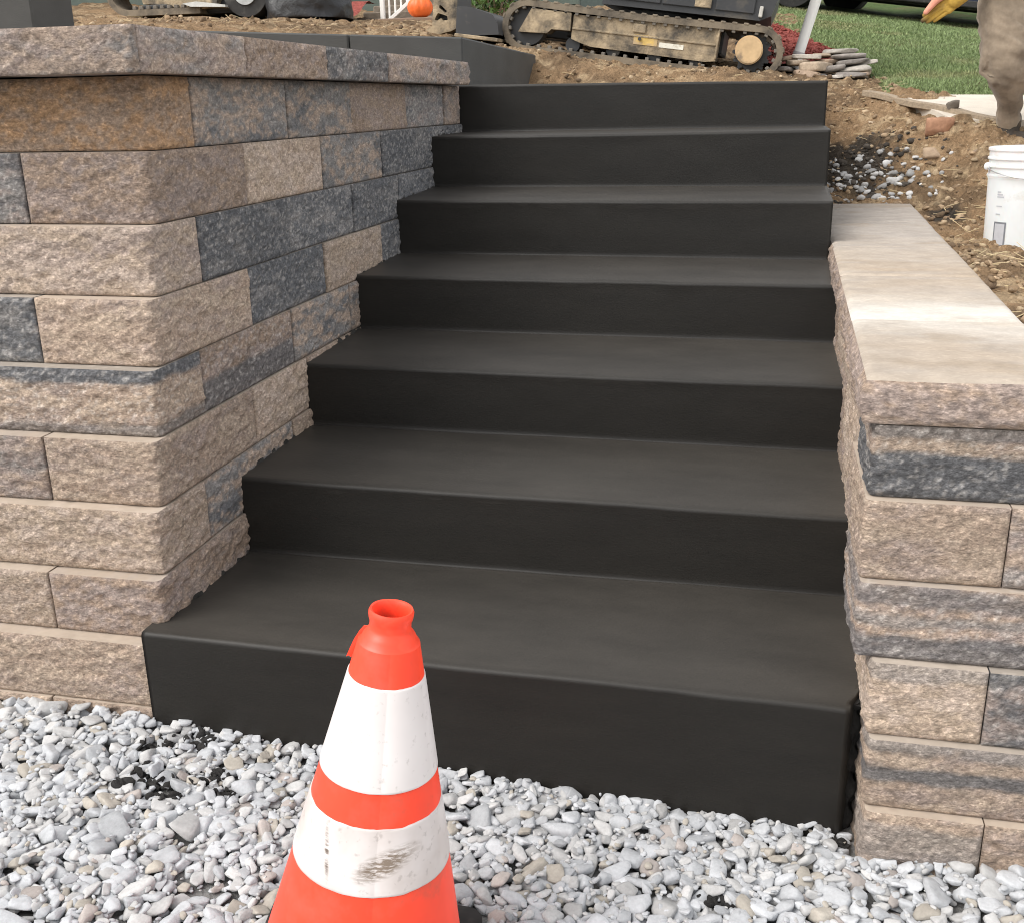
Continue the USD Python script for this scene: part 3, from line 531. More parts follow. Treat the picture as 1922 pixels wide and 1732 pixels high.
# sidewalk slab and plank
MT['conc'] = mat('pale_concrete', (.52, .47, .40), .9, .25, var=.12, vscale=9, bump=.25, bscale=90, bdist=.004, fine=(220, [(.3, .88), (.55, 1), (.75, 1.08)]))
def slab(poly, t):
    n = len(poly); top = np.array(poly); V = np.vstack([top, top-[0, 0, t]]); F = [[0, k, k+1] for k in range(1, n-1)]+[[n, n+k+1, n+k] for k in range(1, n-1)]
    for k in range(n): a, b = k, (k+1) % n; F += [[a, n+a, n+b], [a, n+b, b]]
    m = trimesh.Trimesh(V, F, process=False); m.fix_normals(); return m
sw = lambda x, y: 1.128+.148*(y-3.8)-.03*(x-2.1)
P = [(2.10, 3.79), (2.33, 3.79), (2.62, 3.82), (2.62, 4.57), (1.925, 4.57)]
tag(obj('sidewalk', slab([(x, y, sw(x, y)) for x, y in P], .085), MT['conc'], None, False), kind='structure')
P = [(2.628, 3.82), (5, 3.9), (5, 4.57), (2.628, 4.57)]
tag(obj('sidewalk', slab([(x, y, sw(x, y)) for x, y in P], .085), MT['conc'], None, False), kind='structure')
MT['wood'] = mat('weathered_plank', (.27, .215, .155), .9, .2, var=.3, vscale=18, stretch=(6, 1, 6), bump=.4, bscale=60, bdist=.004)
def plank(a, b, w, t, n=10, seed=0):
    a, b = np.array(a, float), np.array(b, float); d = (b-a)/np.linalg.norm(b-a); s = np.cross(d, [0, 0, 1.]); s /= np.linalg.norm(s); u = np.cross(s, d)
    V = []; 
    for i in range(n+1):
        c_ = a+(b-a)*i/n+u*.004*math.sin(i*1.3+seed)
        ww = w*(1+.05*math.sin(i*2.1+seed)); e = .18
        for (q, r_) in [(-1, -1+e), (-1, 1-e), (-1+e*t/w, 1), (1-e*t/w, 1), (1, 1-e), (1, -1+e), (1-e*t/w, -1), (-1+e*t/w, -1)]: V.append(c_+s*q*ww/2+u*r_*t/2)
    F = []
    for i in range(n):
        for j in range(8): p, q = i*8+j, i*8+(j+1) % 8; F += [[p, q, q+8], [p, q+8, p+8]]
    for j in range(1, 7): F += [[0, j+1, j], [n*8, n*8+j, n*8+j+1]]
    m = trimesh.Trimesh(np.array(V), F, process=False); m.fix_normals(); return m
tag(obj('plank', plank((1.755, 4.60, 1.254), (2.30, 3.70, 1.115), .055, .03), MT['wood'], None, 25), 'weathered grey plank lying along the edge of the pale sidewalk', 'plank')

# ------------------------------------------------------------------ charcoal upper walls
MT['char'] = mat('charcoal_wall', (.040, .040, .038), .62, .4, var=.2, vscale=5, stretch=(1, 1, 2), bump=.3, bscale=110, bdist=.004)
uw = thing('charcoal_wall', 'low dark charcoal coated wall behind the left cap stones, with a square corner', 'wall')
def sheared(m, f):
    v = m.vertices.copy(); hi_ = v[:, 2] > 1.4; v[hi_, 2] += f(v[hi_]); m.vertices = v; return m
slope = lambda v: -.053*(v[:, 0]+.15)-.012*(v[:, 1]-3.2)
obj('wall_panel', sheared(bbox(-.70, -.15, 3.2, 4.86, 1.22, 1.533, .007), slope), MT['char'], uw, 25); obj('wall_panel', sheared(bbox(-1.9, -.706, 3.2, 3.5, 1.22, 1.533, .007), slope), MT['char'], uw, 25)
pw = thing('charcoal_pier', 'taller dark charcoal pier behind the far left cap stone', 'pier')
obj('pier_body', bbox(-3.6, -2.37, 3.2, 3.55, 1.3, 1.82, .008), MT['char'], pw, 25)

# ------------------------------------------------------------------ traffic cone
T = np.array([.7457, -.544, .552]); ax = np.array([-.1211, -.052, -1.]); ax /= np.linalg.norm(ax); Lc = .655; zc = -ax
xc = np.cross([0, 1, 0], zc); xc /= np.linalg.norm(xc); yc = np.cross(zc, xc); RC_ = np.stack([xc, yc, zc], 1); B0 = T+ax*Lc
MT['orange'] = mat('cone_orange', (.86, .062, .026), .42, .45, var=.05, vscale=14, obj_space=True, dirt=(.52, .085, .05), dscale=9, dfac=(.52, .70), fine=(160, [(.16, .55), (.24, 1.0), (1, 1)]), extra={'subsurface_weight': .0})
def sleeve(name, smear):
    N = {'tc': ('texture_coordinate', {}), 'n': ('noise_texture', {'scale': 70, 'detail': 3, 'roughness': .6}), 'r': ('rgb_ramp', {'ramp': [(.60, (0, 0, 0)), (.70, (1, 1, 1))]}),
         'n1': ('noise_texture', {'scale': 9, 'detail': 5}), 'r1': ('rgb_ramp', {'ramp': [(.35, (.68, .635, .62)), (.62, (.52, .465, .44) if smear else (.63, .585, .57))]}),
         'm': ('mix', {'color2': (.33, .29, .27)}), 'k': ('math', {'math_type': 'multiply', 'value2': .55 if smear else .4}), 'p': ('principled_bsdf', {'roughness': .38, 'specular_ior_level': .5})}
    Lk = [('tc.object', 'n.vector'), ('tc.object', 'n1.vector'), ('n.fac', 'r.fac'), ('n1.fac', 'r1.fac'), ('r1.color', 'm.color1'), ('r.color', 'k.value1'), ('k.value', 'm.fac')]
    out = 'm.color'
    if smear:   # a scraped mud smear and a thin scratch on the sleeve, in the sleeve's own coordinates
        for i, (loc, rot, sc, colr, f) in enumerate([((.050, -.098, .302), (0, -.5, 0), (19, 8, 44), (.20, .155, .12), .9), ((-.036, -.11, .306), (0, -.16, 0), (190, 8, 21), (.14, .11, .09), .8)]):
            N[f'mp{i}'] = ('mapping', {'mapping_type': 'texture', 'location': loc, 'rotation': rot, 'scale': tuple(1/s for s in sc)}); N[f'g{i}'] = ('gradient_texture', {'gradient_type': 'spherical'})
            N[f'w{i}'] = ('noise_texture', {'scale': 55 if i == 0 else 25, 'detail': 4, 'roughness': .7}); N[f'sm{i}'] = ('mapping', {'rotation': (0, -.5, 0), 'scale': (1, 1, 5)}); N[f'wr{i}'] = ('rgb_ramp', {'ramp': [(.40, (0, 0, 0)), (.56, (1, 1, 1))]})
            N[f'a{i}'] = ('math', {'math_type': 'multiply'}); N[f'b{i}'] = ('math', {'math_type': 'multiply', 'value2': f*2.2, 'use_clamp': True}); N[f'mx{i}'] = ('mix', {'color2': colr})
            Lk += [('tc.object', f'mp{i}.vector'), (f'mp{i}.vector', f'g{i}.vector'), ('tc.object', f'sm{i}.vector'), (f'sm{i}.vector', f'w{i}.vector'), (f'w{i}.fac', f'wr{i}.fac'), (f'g{i}.fac', f'a{i}.value1'), (f'wr{i}.color', f'a{i}.value2'), (f'a{i}.value', f'b{i}.value1'), (f'b{i}.value', f'mx{i}.fac'), (out, f'mx{i}.color1')]; out = f'mx{i}.color'
    Lk.append((out, 'p.base_color')); return usdkit.material(stage, '/World/Looks/'+name, N, Lk, surface='p.BSDF')
MT['white'] = sleeve('white_sleeve', False); MT['whited'] = sleeve('dirty_white_sleeve', True)
MT['rubber'] = mat('black_rubber', (.022, .021, .020), .75, .35, var=.3, vscale=30, bump=.2, bscale=100, bdist=.003, obj_space=True, dirt=(.075, .07, .062), dscale=6, dfac=(.52, .7))
cone = UsdGeom.Xform.Define(stage, numbered('/World/traffic_cone')); Mx = np.eye(4); Mx[0, :3], Mx[1, :3], Mx[2, :3], Mx[3, :3] = xc, yc, zc, B0
cone.AddTransformOp().Set(Gf.Matrix4d(*Mx.ravel().tolist())); tag(cone, 'orange and white striped traffic cone standing tilted in the gravel before the stairs', 'traffic cone')
rs = lambda s: .0356+.2115*s
pr = [(.0265, .0), (.0285, -.004), (.0312, -.005), (.0330, -.001), (.0330, .004), (.0322, .009), (.0310, .0125), (.0304, .017), (.0306, .023), (.0318, .027), (.0352, .031), (.0388, .036), (.0415, .043), (.0455, .0465), (rs(.056), .056), (rs(.3), .3), (rs(.5), .5), (rs(.60), .60), (rs(.625)+.004, .625), (.170, .632), (.170, .640), (.160, .640), (rs(.59)-.004, .59), (rs(.3)-.004, .3), (rs(.06)-.004, .06), (.030, .035), (.0258, .02), (.0252, .008), (.0265, 0)]
obj('cone_body', revolve([(r, Lc-s) for r, s in pr], 96), MT['orange'], cone, 32)
def shell(s0, s1, o=.0014, wob=0, seed=0):
    n = 128; ss = np.concatenate([[s0, s0+.0008], np.linspace(s0+.004, s1-.004, 14), [s1-.0008, s1]]); th = np.linspace(0, 2*np.pi, n, endpoint=False); V = []
    for i, s in enumerate(ss):
        off = -.001 if i in (0, len(ss)-1) else o; sw_ = s+th*0+(wob*(fbm(np.stack([np.cos(th)*6, np.sin(th)*6, th*0+seed], 1), 3, seed)-.5) if i < 2 or i > len(ss)-3 else 0)
        V.append(np.stack([(rs(s)+off)*np.cos(th), (rs(s)+off)*np.sin(th), Lc-sw_], 1))
    V = np.vstack(V); F = []
    for i in range(len(ss)-1):
        a = i*n+np.arange(n); b = i*n+(np.arange(n)+1) % n; F += [np.stack([a, b, b+n], 1), np.stack([a, b+n, a+n], 1)]
    m = trimesh.Trimesh(V, np.vstack(F), process=False); m.fix_normals(); return m
obj('reflective_sleeve', shell(.0965, .2489, wob=.001, seed=1), MT['white'], cone, True, label='clean upper white sleeve'); obj('reflective_sleeve', shell(.2997, .4013, wob=.003, seed=2), MT['whited'], cone, True, label='mud-smeared lower white sleeve')
from shapely.geometry import Polygon, LineString, Point
fl = trimesh.creation.extrude_polygon(Polygon([(.034, .030), (.040, .031), (.046, .040), (.052, .053), (.057, .068), (.0615, .083), (.058, .081), (.055, .084), (.048, .075), (.042, .05)]), .003, engine='earcut')
v = fl.vertices.copy(); fl.vertices = np.stack([-v[:, 0], v[:, 2]-.0015-.35*np.clip(v[:, 0]-.045, 0, 1), Lc-v[:, 1]], 1); fl.fix_normals()
obj('torn_flap', fl, MT['orange'], cone, 30)
a = np.pi/4; bp = Polygon([(math.cos(t)*.03+cx*.152, math.sin(t)*.03+cy*.152) for cx, cy, t0 in ((1, 1, 0), (-1, 1, 90), (-1, -1, 180), (1, -1, 270)) for t in np.radians(np.linspace(t0, t0+90, 6))])
base_ = trimesh.creation.extrude_polygon(bp.difference(Point(0, 0).buffer(.10)), .024, engine='earcut'); base_.apply_transform(trimesh.transformations.rotation_matrix(math.radians(8), [0, 0, 1])); base_.apply_translation([0, 0, -.012])
obj('rubber_base', base_, MT['rubber'], cone, 30)

# ------------------------------------------------------------------ white pail
MT['pail'] = mat('pail_plastic', (.60, .608, .615), .38, .5, var=.05, vscale=8, obj_space=True, dirt=(.50, .47, .43), dscale=9, dfac=(.60, .74), extra={'subsurface_weight': .15, 'subsurface_scale': .01})
MT['print'] = mat('grey_print', (.16, .17, .19), .5, .4, obj_space=True, var=.1); MT['print2'] = mat('pale_print', (.42, .43, .46), .5, .4, obj_space=True, var=.1)
bx, by, bz = 2.185, 2.47, .672
pail = thing('bucket', 'white plastic pail with a grey printed label on the dirt at the right', 'bucket', (bx, by, bz-.008)); UsdGeom.Xformable(pail).AddScaleOp().Set(Gf.Vec3f(1, 1, 1.08))
Hh = .362; ro = lambda z: .134+.014*z/Hh
prof = [(0, .004), (.118, .004), (.126, 0), (.131, .004), (.1335, .014), (ro(.26), .26), (ro(.268)+.004, .268), (ro(.268)+.006, .272), (ro(.27)+.004, .276), (ro(.28)+.001, .279), (ro(.29)+.001, .296), (ro(.3)+.0055, .300), (ro(.3)+.0055, .305), (ro(.31)+.001, .308), (ro(.32)+.001, .322), (ro(.33)+.006, .326), (ro(.33)+.006, .331), (ro(.34)+.001, .334), (ro(.35)+.001, .350), (ro(.36)+.005, .354), (ro(.36)+.005, .362), (ro(.36)-.001, .364), (ro(.36)-.004, .360), (ro(.2)-.004, .2), (.129, .012), (0, .012)]
obj('pail_body', revolve(prof, 72), MT['pail'], pail, 35)
def patch(t0, t1, z0, z1, off=.0007):
    n = 8; th = np.radians(np.linspace(t0, t1, n+1)); V = []
    for z in (z0, z1):
        for t in th: V.append(((ro(z)+off)*math.cos(t), (ro(z)+off)*math.sin(t), z))
    return trimesh.Trimesh(V, [f for k in range(n) for f in ([k, k+1, n+2+k], [k, n+2+k, n+1+k])], process=False)
# the camera-facing direction from the pail is about -102 degrees; the label sits to its left
tc_ = -139.
sq = [patch(tc_-9, tc_+9, .048, .120, .0005)]
obj('label_square', sq[0], MT['print2'], pail, False)
obj('label_frame', cat(patch(tc_-10, tc_+10, .118, .124), patch(tc_-10, tc_+10, .043, .049), patch(tc_-10.5, tc_-8.5, .043, .124), patch(tc_+8, tc_+10.5, .043, .124)), MT['print'], pail, False)
rgp = np.random.default_rng(3); bars = []
for z, w in [(.112, 14), (.100, 13), (.088, 14), (.076, 10), (.064, 12)]: bars.append(patch(tc_-7, tc_-7+w, z-.003, z+.002, .0009))
for z, w in [(.222, 8), (.214, 12), (.206, 15)]: bars.append(patch(tc_-9, tc_-9+w*.8, z-.003, z+.002))
for z, w in [(.176, 10), (.150, 8)]: bars.append(patch(tc_-9, tc_-9+w, z-.0025, z+.001))
for q in bars: obj('print_line', q, MT['print2'], pail, False)
hd = [(.158*math.cos(t), .158*math.sin(t), .300-.035*math.sin((t-math.radians(185))/(math.pi)*math.pi)) for t in np.radians(np.linspace(185, 365, 30))]
obj('wire_handle', tube(hd, .0018, 6), mat('steel_wire', (.45, .45, .45), .35, .5, metallic=.8, obj_space=True), pail, True)
for t in (185, 5):
    c_ = np.array([.155*math.cos(math.radians(t)), .155*math.sin(math.radians(t)), .302]); obj('handle_ear', moved(trimesh.creation.icosphere(2, .013), c_), MT['pail'], pail, True)

# ------------------------------------------------------------------ mini excavator
EC = np.array([.435, 5.2, 1.60]); ea = math.radians(8)
ex = thing('mini_excavator', 'muddy mini excavator with a rubber track and tan side frame above the stairs', 'excavator', EC, rot=(0, 8, 0))
MT['track'] = mat('track_rubber', (.034, .032, .030), .8, .3, var=.3, vscale=20, obj_space=True, dirt=(.19, .155, .112), dscale=5, dfac=(.30, .58), bump=.4, bscale=60, bdist=.006)
MT['lug'] = mat('dusty_lug', (.15, .135, .115), .9, .2, var=.3, vscale=30, obj_space=True)
MT['mud'] = mat('muddy_steel', (.36, .285, .19), .93, .2, var=.28, vscale=14, obj_space=True, dirt=(.085, .075, .062), dscale=8, dfac=(.40, .66), bump=.7, bscale=35, bdist=.012)
MT['dark'] = mat('dark_machine_paint', (.030, .031, .033), .5, .45, var=.2, vscale=6, obj_space=True, dirt=(.10, .085, .065), dscale=4, dfac=(.56, .72))
MT['tanp'] = mat('tan_hub_paint', (.50, .355, .20), .8, .3, var=.2, vscale=16, obj_space=True, dirt=(.24, .18, .12), dscale=9, dfac=(.56, .70), bump=.3, bscale=50, bdist=.005)
def ext(poly, y0, y1):
    m = trimesh.creation.extrude_polygon(poly, y1-y0, engine='earcut'); v = m.vertices; m.vertices = np.stack([v[:, 0], y1-v[:, 2], v[:, 1]], 1); m.fix_normals(); return m
hl = .722
def loop(s):
    """point and tangent angle on the track's middle line, s in 0..1"""
    r = .136; per = 4*hl+2*np.pi*r; d = (s % 1)*per
    if d < 2*hl: return (-hl+d, r-.012*math.sin(math.pi*d/(2*hl))), 0.
    d -= 2*hl
    if d < np.pi*r: t = d/r; return (hl+r*math.sin(t), r*math.cos(t)), -t
    d -= np.pi*r
    if d < 2*hl: return (hl-d, -r), -math.pi
    d -= 2*hl; t = d/r; return (-hl-r*math.sin(t), -r*math.cos(t)), -math.pi-t
def track(yo, detailed):
    path = [loop(s)[0] for s in np.linspace(0, 1, 220, endpoint=False)]; pg = Polygon(path)
    tr = obj('track', ext(pg.buffer(.018).difference(pg.buffer(-.020)), yo, yo+.23), MT['track'], ex, 35)
    K = 54
    outer, inner = [], []
    for q in range(K):
        (x, z), t = loop((q+.5)/K); R = np.array([[math.cos(t), 0, -math.sin(t)], [0, 1, 0], [math.sin(t), 0, math.cos(t)]])
        outer.append(moved(bbox(-.016, .016, yo-.003, yo+.233, .012, .026, .004), (x, 0, z), R))
        inner.append(moved(bbox(-.011, .011, yo+.004, yo+.045, -.036, -.012, .003), (x, 0, z), R))
    for m in outer: obj('tread_bar', m, MT['track'], tr, False)
    for m in inner: obj('lug', m, MT['lug'], tr, False)
track(0, True); track(.92, False)
fr = obj('side_frame', ext(Polygon([(-.43, .098), (.474, .112), (.480, -.075), (.42, -.086), (-.30, -.078), (-.38, -.060), (-.43, -.045)]), .018, .20), MT['mud'], ex, 25)
obj('idler_guard', ext(Polygon([(-.70, .105), (-.445, .103), (-.440, .0), (-.56, -.003), (-.585, -.030), (-.77, -.040)]), .004, .17), MT['mud'], ex, 25)
obj('frame_rib', bbox(.470, .482, .006, .20, -.064, .122, .003), MT['mud'], fr, False); obj('frame_ledge', bbox(-.43, .47, .010, .02, .010, .022, .003), MT['mud'], fr, False)
obj('frame_block', bbox(-.05, .03, .006, .018, .035, .085, .004), MT['mud'], fr, False)
obj('sticker', box(-.037, .111, .0145, .0178, -.032, .024), mat('yellow_sticker', (.55, .38, .12), .7, .3, var=.2, vscale=20, obj_space=True, dirt=(.40, .30, .18), dscale=14), fr, False, label='faded yellow warning sticker'); obj('sticker', box(.124, .275, .0145, .0178, -.034, -.006), mat('white_sticker', (.62, .60, .52), .7, .3, var=.15, vscale=20, obj_space=True, dirt=(.36, .31, .23), dscale=16, dfac=(.5, .62)), fr, False, label='worn white sticker')
def disc(x, z, y0, y1, r, n=40): m = trimesh.creation.cylinder(r, y1-y0, sections=n); v = m.vertices; m.vertices = np.stack([v[:, 0]+x, v[:, 2]+(y0+y1)/2, v[:, 1]+z], 1); m.fix_normals(); return m
sp = obj('sprocket', ext(Polygon([((.118 if k % 4 < 2 else .098)*math.cos(k*math.pi/28)+.690, (.118 if k % 4 < 2 else .098)*math.sin(k*math.pi/28)) for k in range(56)]), .06, .10), MT['dark'], ex, 25)
obj('hub_cap', cat(disc(.672, .010, -.012, .06, .083), disc(.672, .010, -.018, -.012, .076)), MT['tanp'], sp, 30)
for k in range(9): t = k*2*math.pi/9; obj('bolt', disc(.69+.1*math.cos(t), .1*math.sin(t), .048, .06, .007, 6), MT['dark'], sp, False)
obj('idler', disc(-.722, 0, .05, .16, .115), MT['dark'], ex, 30)
for k in range(4): obj('roller', disc(-.42+.26*k, -.078, .05, .18, .045, 20), MT['dark'], ex, 30)
obj('undercarriage', cat(bbox(-.5, .5, .21, .94, -.03, .12, .01), disc(0, 0, 0, 0.01, .01)), MT['dark'], ex, 25)
obj('slew_ring', moved(trimesh.creation.cylinder(.30, .05, sections=40), (.1, .55, .165)), MT['dark'], ex, 30)
hs = obj('house', ext(Polygon([(-.27, .178), (.70, .182), (.765, .215), (.79, .32), (.79, .62), (.70, .72), (-.27, .72)]), .06, 1.10), MT['dark'], ex, 25)
for x0, x1 in ((-.24, .09), (.10, .40), (.425, .66)): obj('side_panel', bbox(x0, x1, .048, .062, .215, .60, .004), MT['dark'], hs, False)
obj('mud_patch', bbox(.30, .40, .040, .049, .22, .33, .003), MT['mud'], hs, False); obj('step_plate', bbox(.690, .712, .03, .06, .200, .262, .004), mat('bare_steel', (.50, .48, .44), .5, .5, metallic=.5, obj_space=True), hs, False)
cb = obj('cab_frame', cat(*[bbox(x, x+.05, y, y+.05, .72, 1.75, .01) for x in (-.25, .45) for y in (.08, .70)], bbox(-.28, .53, .05, .78, 1.75, 1.81, .02)), MT['dark'], ex, 25); obj('seat', cat(bbox(.0, .40, .22, .62, .76, .90, .04), bbox(.36, .46, .22, .62, .90, 1.35, .03)), MT['rubber'], ex, 25)
bl = obj('blade', ext(Polygon([(-1.150, .062), (-1.06, .066), (-.912, .034), (-.878, -.012), (-.863, -.075), (-1.0, -.094), (-1.140, -.102)]), -.12, 1.20), MT['dark'], ex, 25); obj('blade_edge', bbox(-1.148, -.865, -.125, 1.205, -.118, -.096, .004), MT['mud'], bl, False)
obj('blade_arm', bbox(-.95, -.45, .30, .42, -.05, .03, .01), MT['dark'], ex, False); obj('blade_arm', bbox(-.95, -.45, .74, .86, -.05, .03, .01), MT['dark'], ex, False)
sl = Polygon([(-1.290, .055), (-1.283, .055), (-1.245, .028), (-1.252, .022), (-1.29, .046)]).buffer(.004).union(Polygon([(-1.312, -.012), (-1.298, .012), (-1.235, .0), (-1.230, -.022), (-1.262, -.03), (-1.275, -.016), (-1.300, -.034), (-1.316, -.03)]))
bk = obj('digging_bucket', ext(Polygon([(-1.336, .16), (-1.20, .15), (-1.196, .062), (-1.165, .045), (-1.158, -.06), (-1.20, -.085), (-1.28, -.112), (-1.345, -.108), (-1.372, -.098), (-1.33, -.07)]).difference(sl), -.02, .05), MT['mud'], ex, 25)
obj('bucket_shell', ext(Polygon([(-1.325, .15), (-1.21, .14), (-1.20, .06), (-1.17, .04), (-1.163, -.055), (-1.28, -.10), (-1.325, -.06)]), .055, .42), MT['dark'], bk, False)
bm = [(.05, .55, .6), (-.35, .55, 1.5), (-1.0, .55, 1.75), (-1.45, .45, 1.0), (-1.30, .25, .2)]
obj('boom', cat(*[trimesh.convex.convex_hull(np.vstack([moved(trimesh.creation.icosphere(1, .075), a).vertices, moved(trimesh.creation.icosphere(1, .065), b).vertices])) for a, b in zip(bm[:-1], bm[1:])]), MT['dark'], ex, 40)

# ------------------------------------------------------------------ muddy loader, added dark heap, house steps, railing, pumpkin
ld = thing('compact_loader', 'mud-splashed machine with a grey-hubbed wheel, cut off by the top edge at left', 'loader', (-3.2, 6.3, 1.96))
def arc(cx, cz, r, w, a0, a1, y0, y1, n=20):
    th = np.radians(np.linspace(a0, a1, n)); o = [(cx+(r+w)*math.cos(t), cz+(r+w)*math.sin(t)) for t in th]; i_ = [(cx+r*math.cos(t), cz+r*math.sin(t)) for t in th][::-1]; return ext(Polygon(o+i_), y0, y1)
tr = obj('track', cat(arc(-.52, .17, .14, .045, 90, 270, 0, .25), ext(Polygon([(-.52, -.015), (-.52, .03), (.1, .03), (.1, -.015)]), 0, .25)), MT['track'], ld, 30)
for k in range(9): obj('lug', bbox(-.48+.06*k, -.45+.06*k, -.002, .04, .03, .055, .003), MT['lug'], tr, False)
obj('body', ext(Polygon([(-.62, .30), (.05, .30), (.25, .12), (.22, .03), (-.08, .0), (-.17, .06), (-.40, .07), (-.42, .14), (-.62, .2)]), .03, 1.1), MT['mud'], ld, 25); obj('slot', bbox(-.40, -.19, .02, .03, .03, .062, .003), MT['dark'], ld, False)
obj('hood', bbox(-.7, .5, .05, 1.1, .30, .9, .05), MT['mud'], ld, 25)
obj('bumper_plate', ext(Polygon([(-.02, .055), (.10, .066), (.34, .035), (.34, .018), (.05, .03)]), -.05, .9), mat('worn_steel', (.42, .42, .40), .45, .5, metallic=.5, var=.3, vscale=12, obj_space=True), ld, 25)
obj('chassis', bbox(-.05, .9, .1, .9, -.01, .10, .02), MT['dark'], ld, 25)
wh = obj('tyre', cat(disc(.49, .13, .0, .24, .185, 36)), MT['rubber'], ld, 40); obj('hub', disc(.49, .125, -.012, .0, .095, 30), mat('grey_hub', (.36, .37, .37), .5, .5, metallic=.3, var=.2, vscale=20, obj_space=True), wh, 30); obj('hub_nut', disc(.49, .125, -.03, -.012, .035, 6), MT['dark'], wh, False)
obj('fender', arc(.49, .13, .20, .03, -20, 170, -.02, .26), MT['mud'], ld, 30)
MT['dark_heap'] = mat('heap_black', (.010, .010, .011), .45, .5, bump=.5, bscale=12, bdist=.03)  # black heap added to fill in for the deep shade here
sv = trimesh.creation.icosphere(4); vv = sv.vertices*[.34, .35, .30]; vv *= (1+.22*(fbm(sv.vertices*2.5, 3, 2)-.5))[:, None]; vv[:, 2] = np.maximum(vv[:, 2], -.05)
tag(obj('added_heap', trimesh.Trimesh(vv+[-2.27, 6.5, 1.93], sv.faces, process=False), MT['dark_heap'], None, True), 'added black heap filling the dark area beside the muddy loader wheel', 'dark_heap')
hsx = thing('house', 'dark green clapboard house wall with stone entry steps at the top edge', 'house')
MT['siding'] = mat('green_siding', (.075, .095, .08), .7, .3, var=.12, vscale=6)
for k in range(16): obj('clapboard', trimesh.Trimesh([(-8, 10.9-.012, 1.95+.16*k), (-.9, 10.9-.012, 1.95+.16*k), (-.9, 10.9+.004, 2.108+.16*k), (-8, 10.9+.004, 2.108+.16*k), (-8, 11, 1.95+.16*k), (-.9, 11, 1.95+.16*k), (-.9, 11, 2.108+.16*k), (-8, 11, 2.108+.16*k)], [[0, 1, 2], [0, 2, 3], [1, 5, 6], [1, 6, 2], [4, 0, 3], [4, 3, 7], [5, 4, 7], [5, 7, 6], [3, 2, 6], [3, 6, 7], [4, 5, 1], [4, 1, 0]], process=False), MT['siding'], hsx, False)
obj('roof', bbox(-8.4, -.5, 10.3, 14, 4.6, 4.8, .03), MT['dark'], hsx, False); obj('side_wall', box(-8, -.9, 11.02, 13.8, 1.6, 4.58), MT['siding'], hsx, False)
MT['steps2'] = mat('old_stone_step', (.17, .14, .11), .9, .2, var=.3, vscale=14, bump=.5, bscale=40, bdist=.01)
for k, (x0, x1, y0, z0, z1) in enumerate([(-3.04, -2.1, 9.50, 1.98, 2.105), (-3.06, -2.05, 9.80, 2.0, 2.185), (-3.05, -2.05, 10.1, 2.05, 2.27), (-3.05, -2.05, 10.4, 2.1, 2.36)]): obj('entry_step', bbox(x0, x1, y0, 10.88, z0, z1, .012), MT['steps2'], hsx, False)
MT['wood2'] = mat('brown_deck', (.20, .14, .10), .8, .25, var=.2, vscale=20, stretch=(1, 5, 5))
obj('door', bbox(-2.3, -1.5, 10.86, 10.888, 2.36, 4.3, .008), mat('red_door', (.16, .03, .03), .5, .4), hsx, False)
pl_ = thing('plank_step', 'low brown timber step carrying the pumpkin', 'step'); obj('tread', bbox(-2.66, -1.95, 9.12, 9.40, 2.025, 2.065, .008), MT['wood2'], pl_, False)
for x in (-2.5, -2.1): obj('support', bbox(x-.08, x+.08, 9.15, 9.38, 1.90, 2.023, .01), MT['steps2'], pl_, False)
MT['wpaint'] = mat('white_paint', (.70, .69, .66), .5, .4, var=.06, vscale=9)
rl = thing('stair_railing', 'white wooden stair railing with thin balusters beside the pumpkin', 'railing')
obj('newel_post', bbox(-2.745, -2.70, 9.46, 9.505, 1.98, 3.0, .006), MT['wpaint'], rl, False)
obj('handrail', plank((-2.72, 9.48, 2.95), (-2.0, 10.6, 3.5), .05, .05, 2), MT['wpaint'], rl, False); obj('bottom_rail', plank((-2.66, 9.45, 2.06), (-1.72, 9.55, 2.78), .03, .035, 2), MT['wpaint'], rl, False)
for k in range(6): x = -2.66+.065*k; obj('baluster', bbox(x, x+.018, 9.48, 9.50, 2.09+.05*k, 3.0+.05*k, .003), MT['wpaint'], rl, False)
pk = thing('pumpkin', 'round orange pumpkin on the timber step beside the white railing', 'pumpkin', (-2.24, 9.24, 2.165))
sv = trimesh.creation.uv_sphere(1, count=[28, 60]); v = sv.vertices.copy(); th = np.arctan2(v[:, 1], v[:, 0]); lob = 1-.07*np.abs(np.cos(th*5))**3*np.sqrt(np.clip(1-v[:, 2]**2, 0, 1)); v[:, :2] *= lob[:, None]; v[:, 2] -= .18*np.exp(-(v[:, 0]**2+v[:, 1]**2)/.06)*np.sign(v[:, 2]); v *= [.128, .128, .104]
obj('flesh', trimesh.Trimesh(v, sv.faces, process=False), mat('pumpkin_skin', (.72, .135, .028), .45, .4, var=.12, vscale=14, obj_space=True), pk, True); obj('stem', tube([(0, 0, .08), (.004, 0, .105), (.014, .004, .125), (.03, .006, .138)], [.018, .013, .011, .013], 8), mat('stem_brown', (.24, .19, .09), .8, .2), pk, True)
MT['mulch'] = mat('red_mulch', (.27, .075, .062), .95, .15, var=.5, vscale=28, bump=1., bscale=40, bdist=.03)
def mound(xs, ys, keep, h): return grid_sheet(xs, ys, keep, h)
mb = mound(np.arange(1.05, 1.95, .025), np.arange(5.75, 8.6, .025), lambda x, y: (x < lawn_xl(y)+.02) & (x > 1.1), lambda x, y: tz(x, y)+.05+.03*(fbm(np.stack([x*14, y*14, x*0], -1), 3, 3)-.3))
tag(obj('mulch_bed', mb, MT['mulch'], None, True), kind='structure')
mb = mound(np.arange(-3.55, -2.85, .03), np.arange(9.0, 9.75, .03), lambda x, y: x < 99, lambda x, y: 2.10+.16*sstep(9.0, 9.5, y)+.04*(fbm(np.stack([x*9, y*9, x*0], -1), 3, 3)-.5))
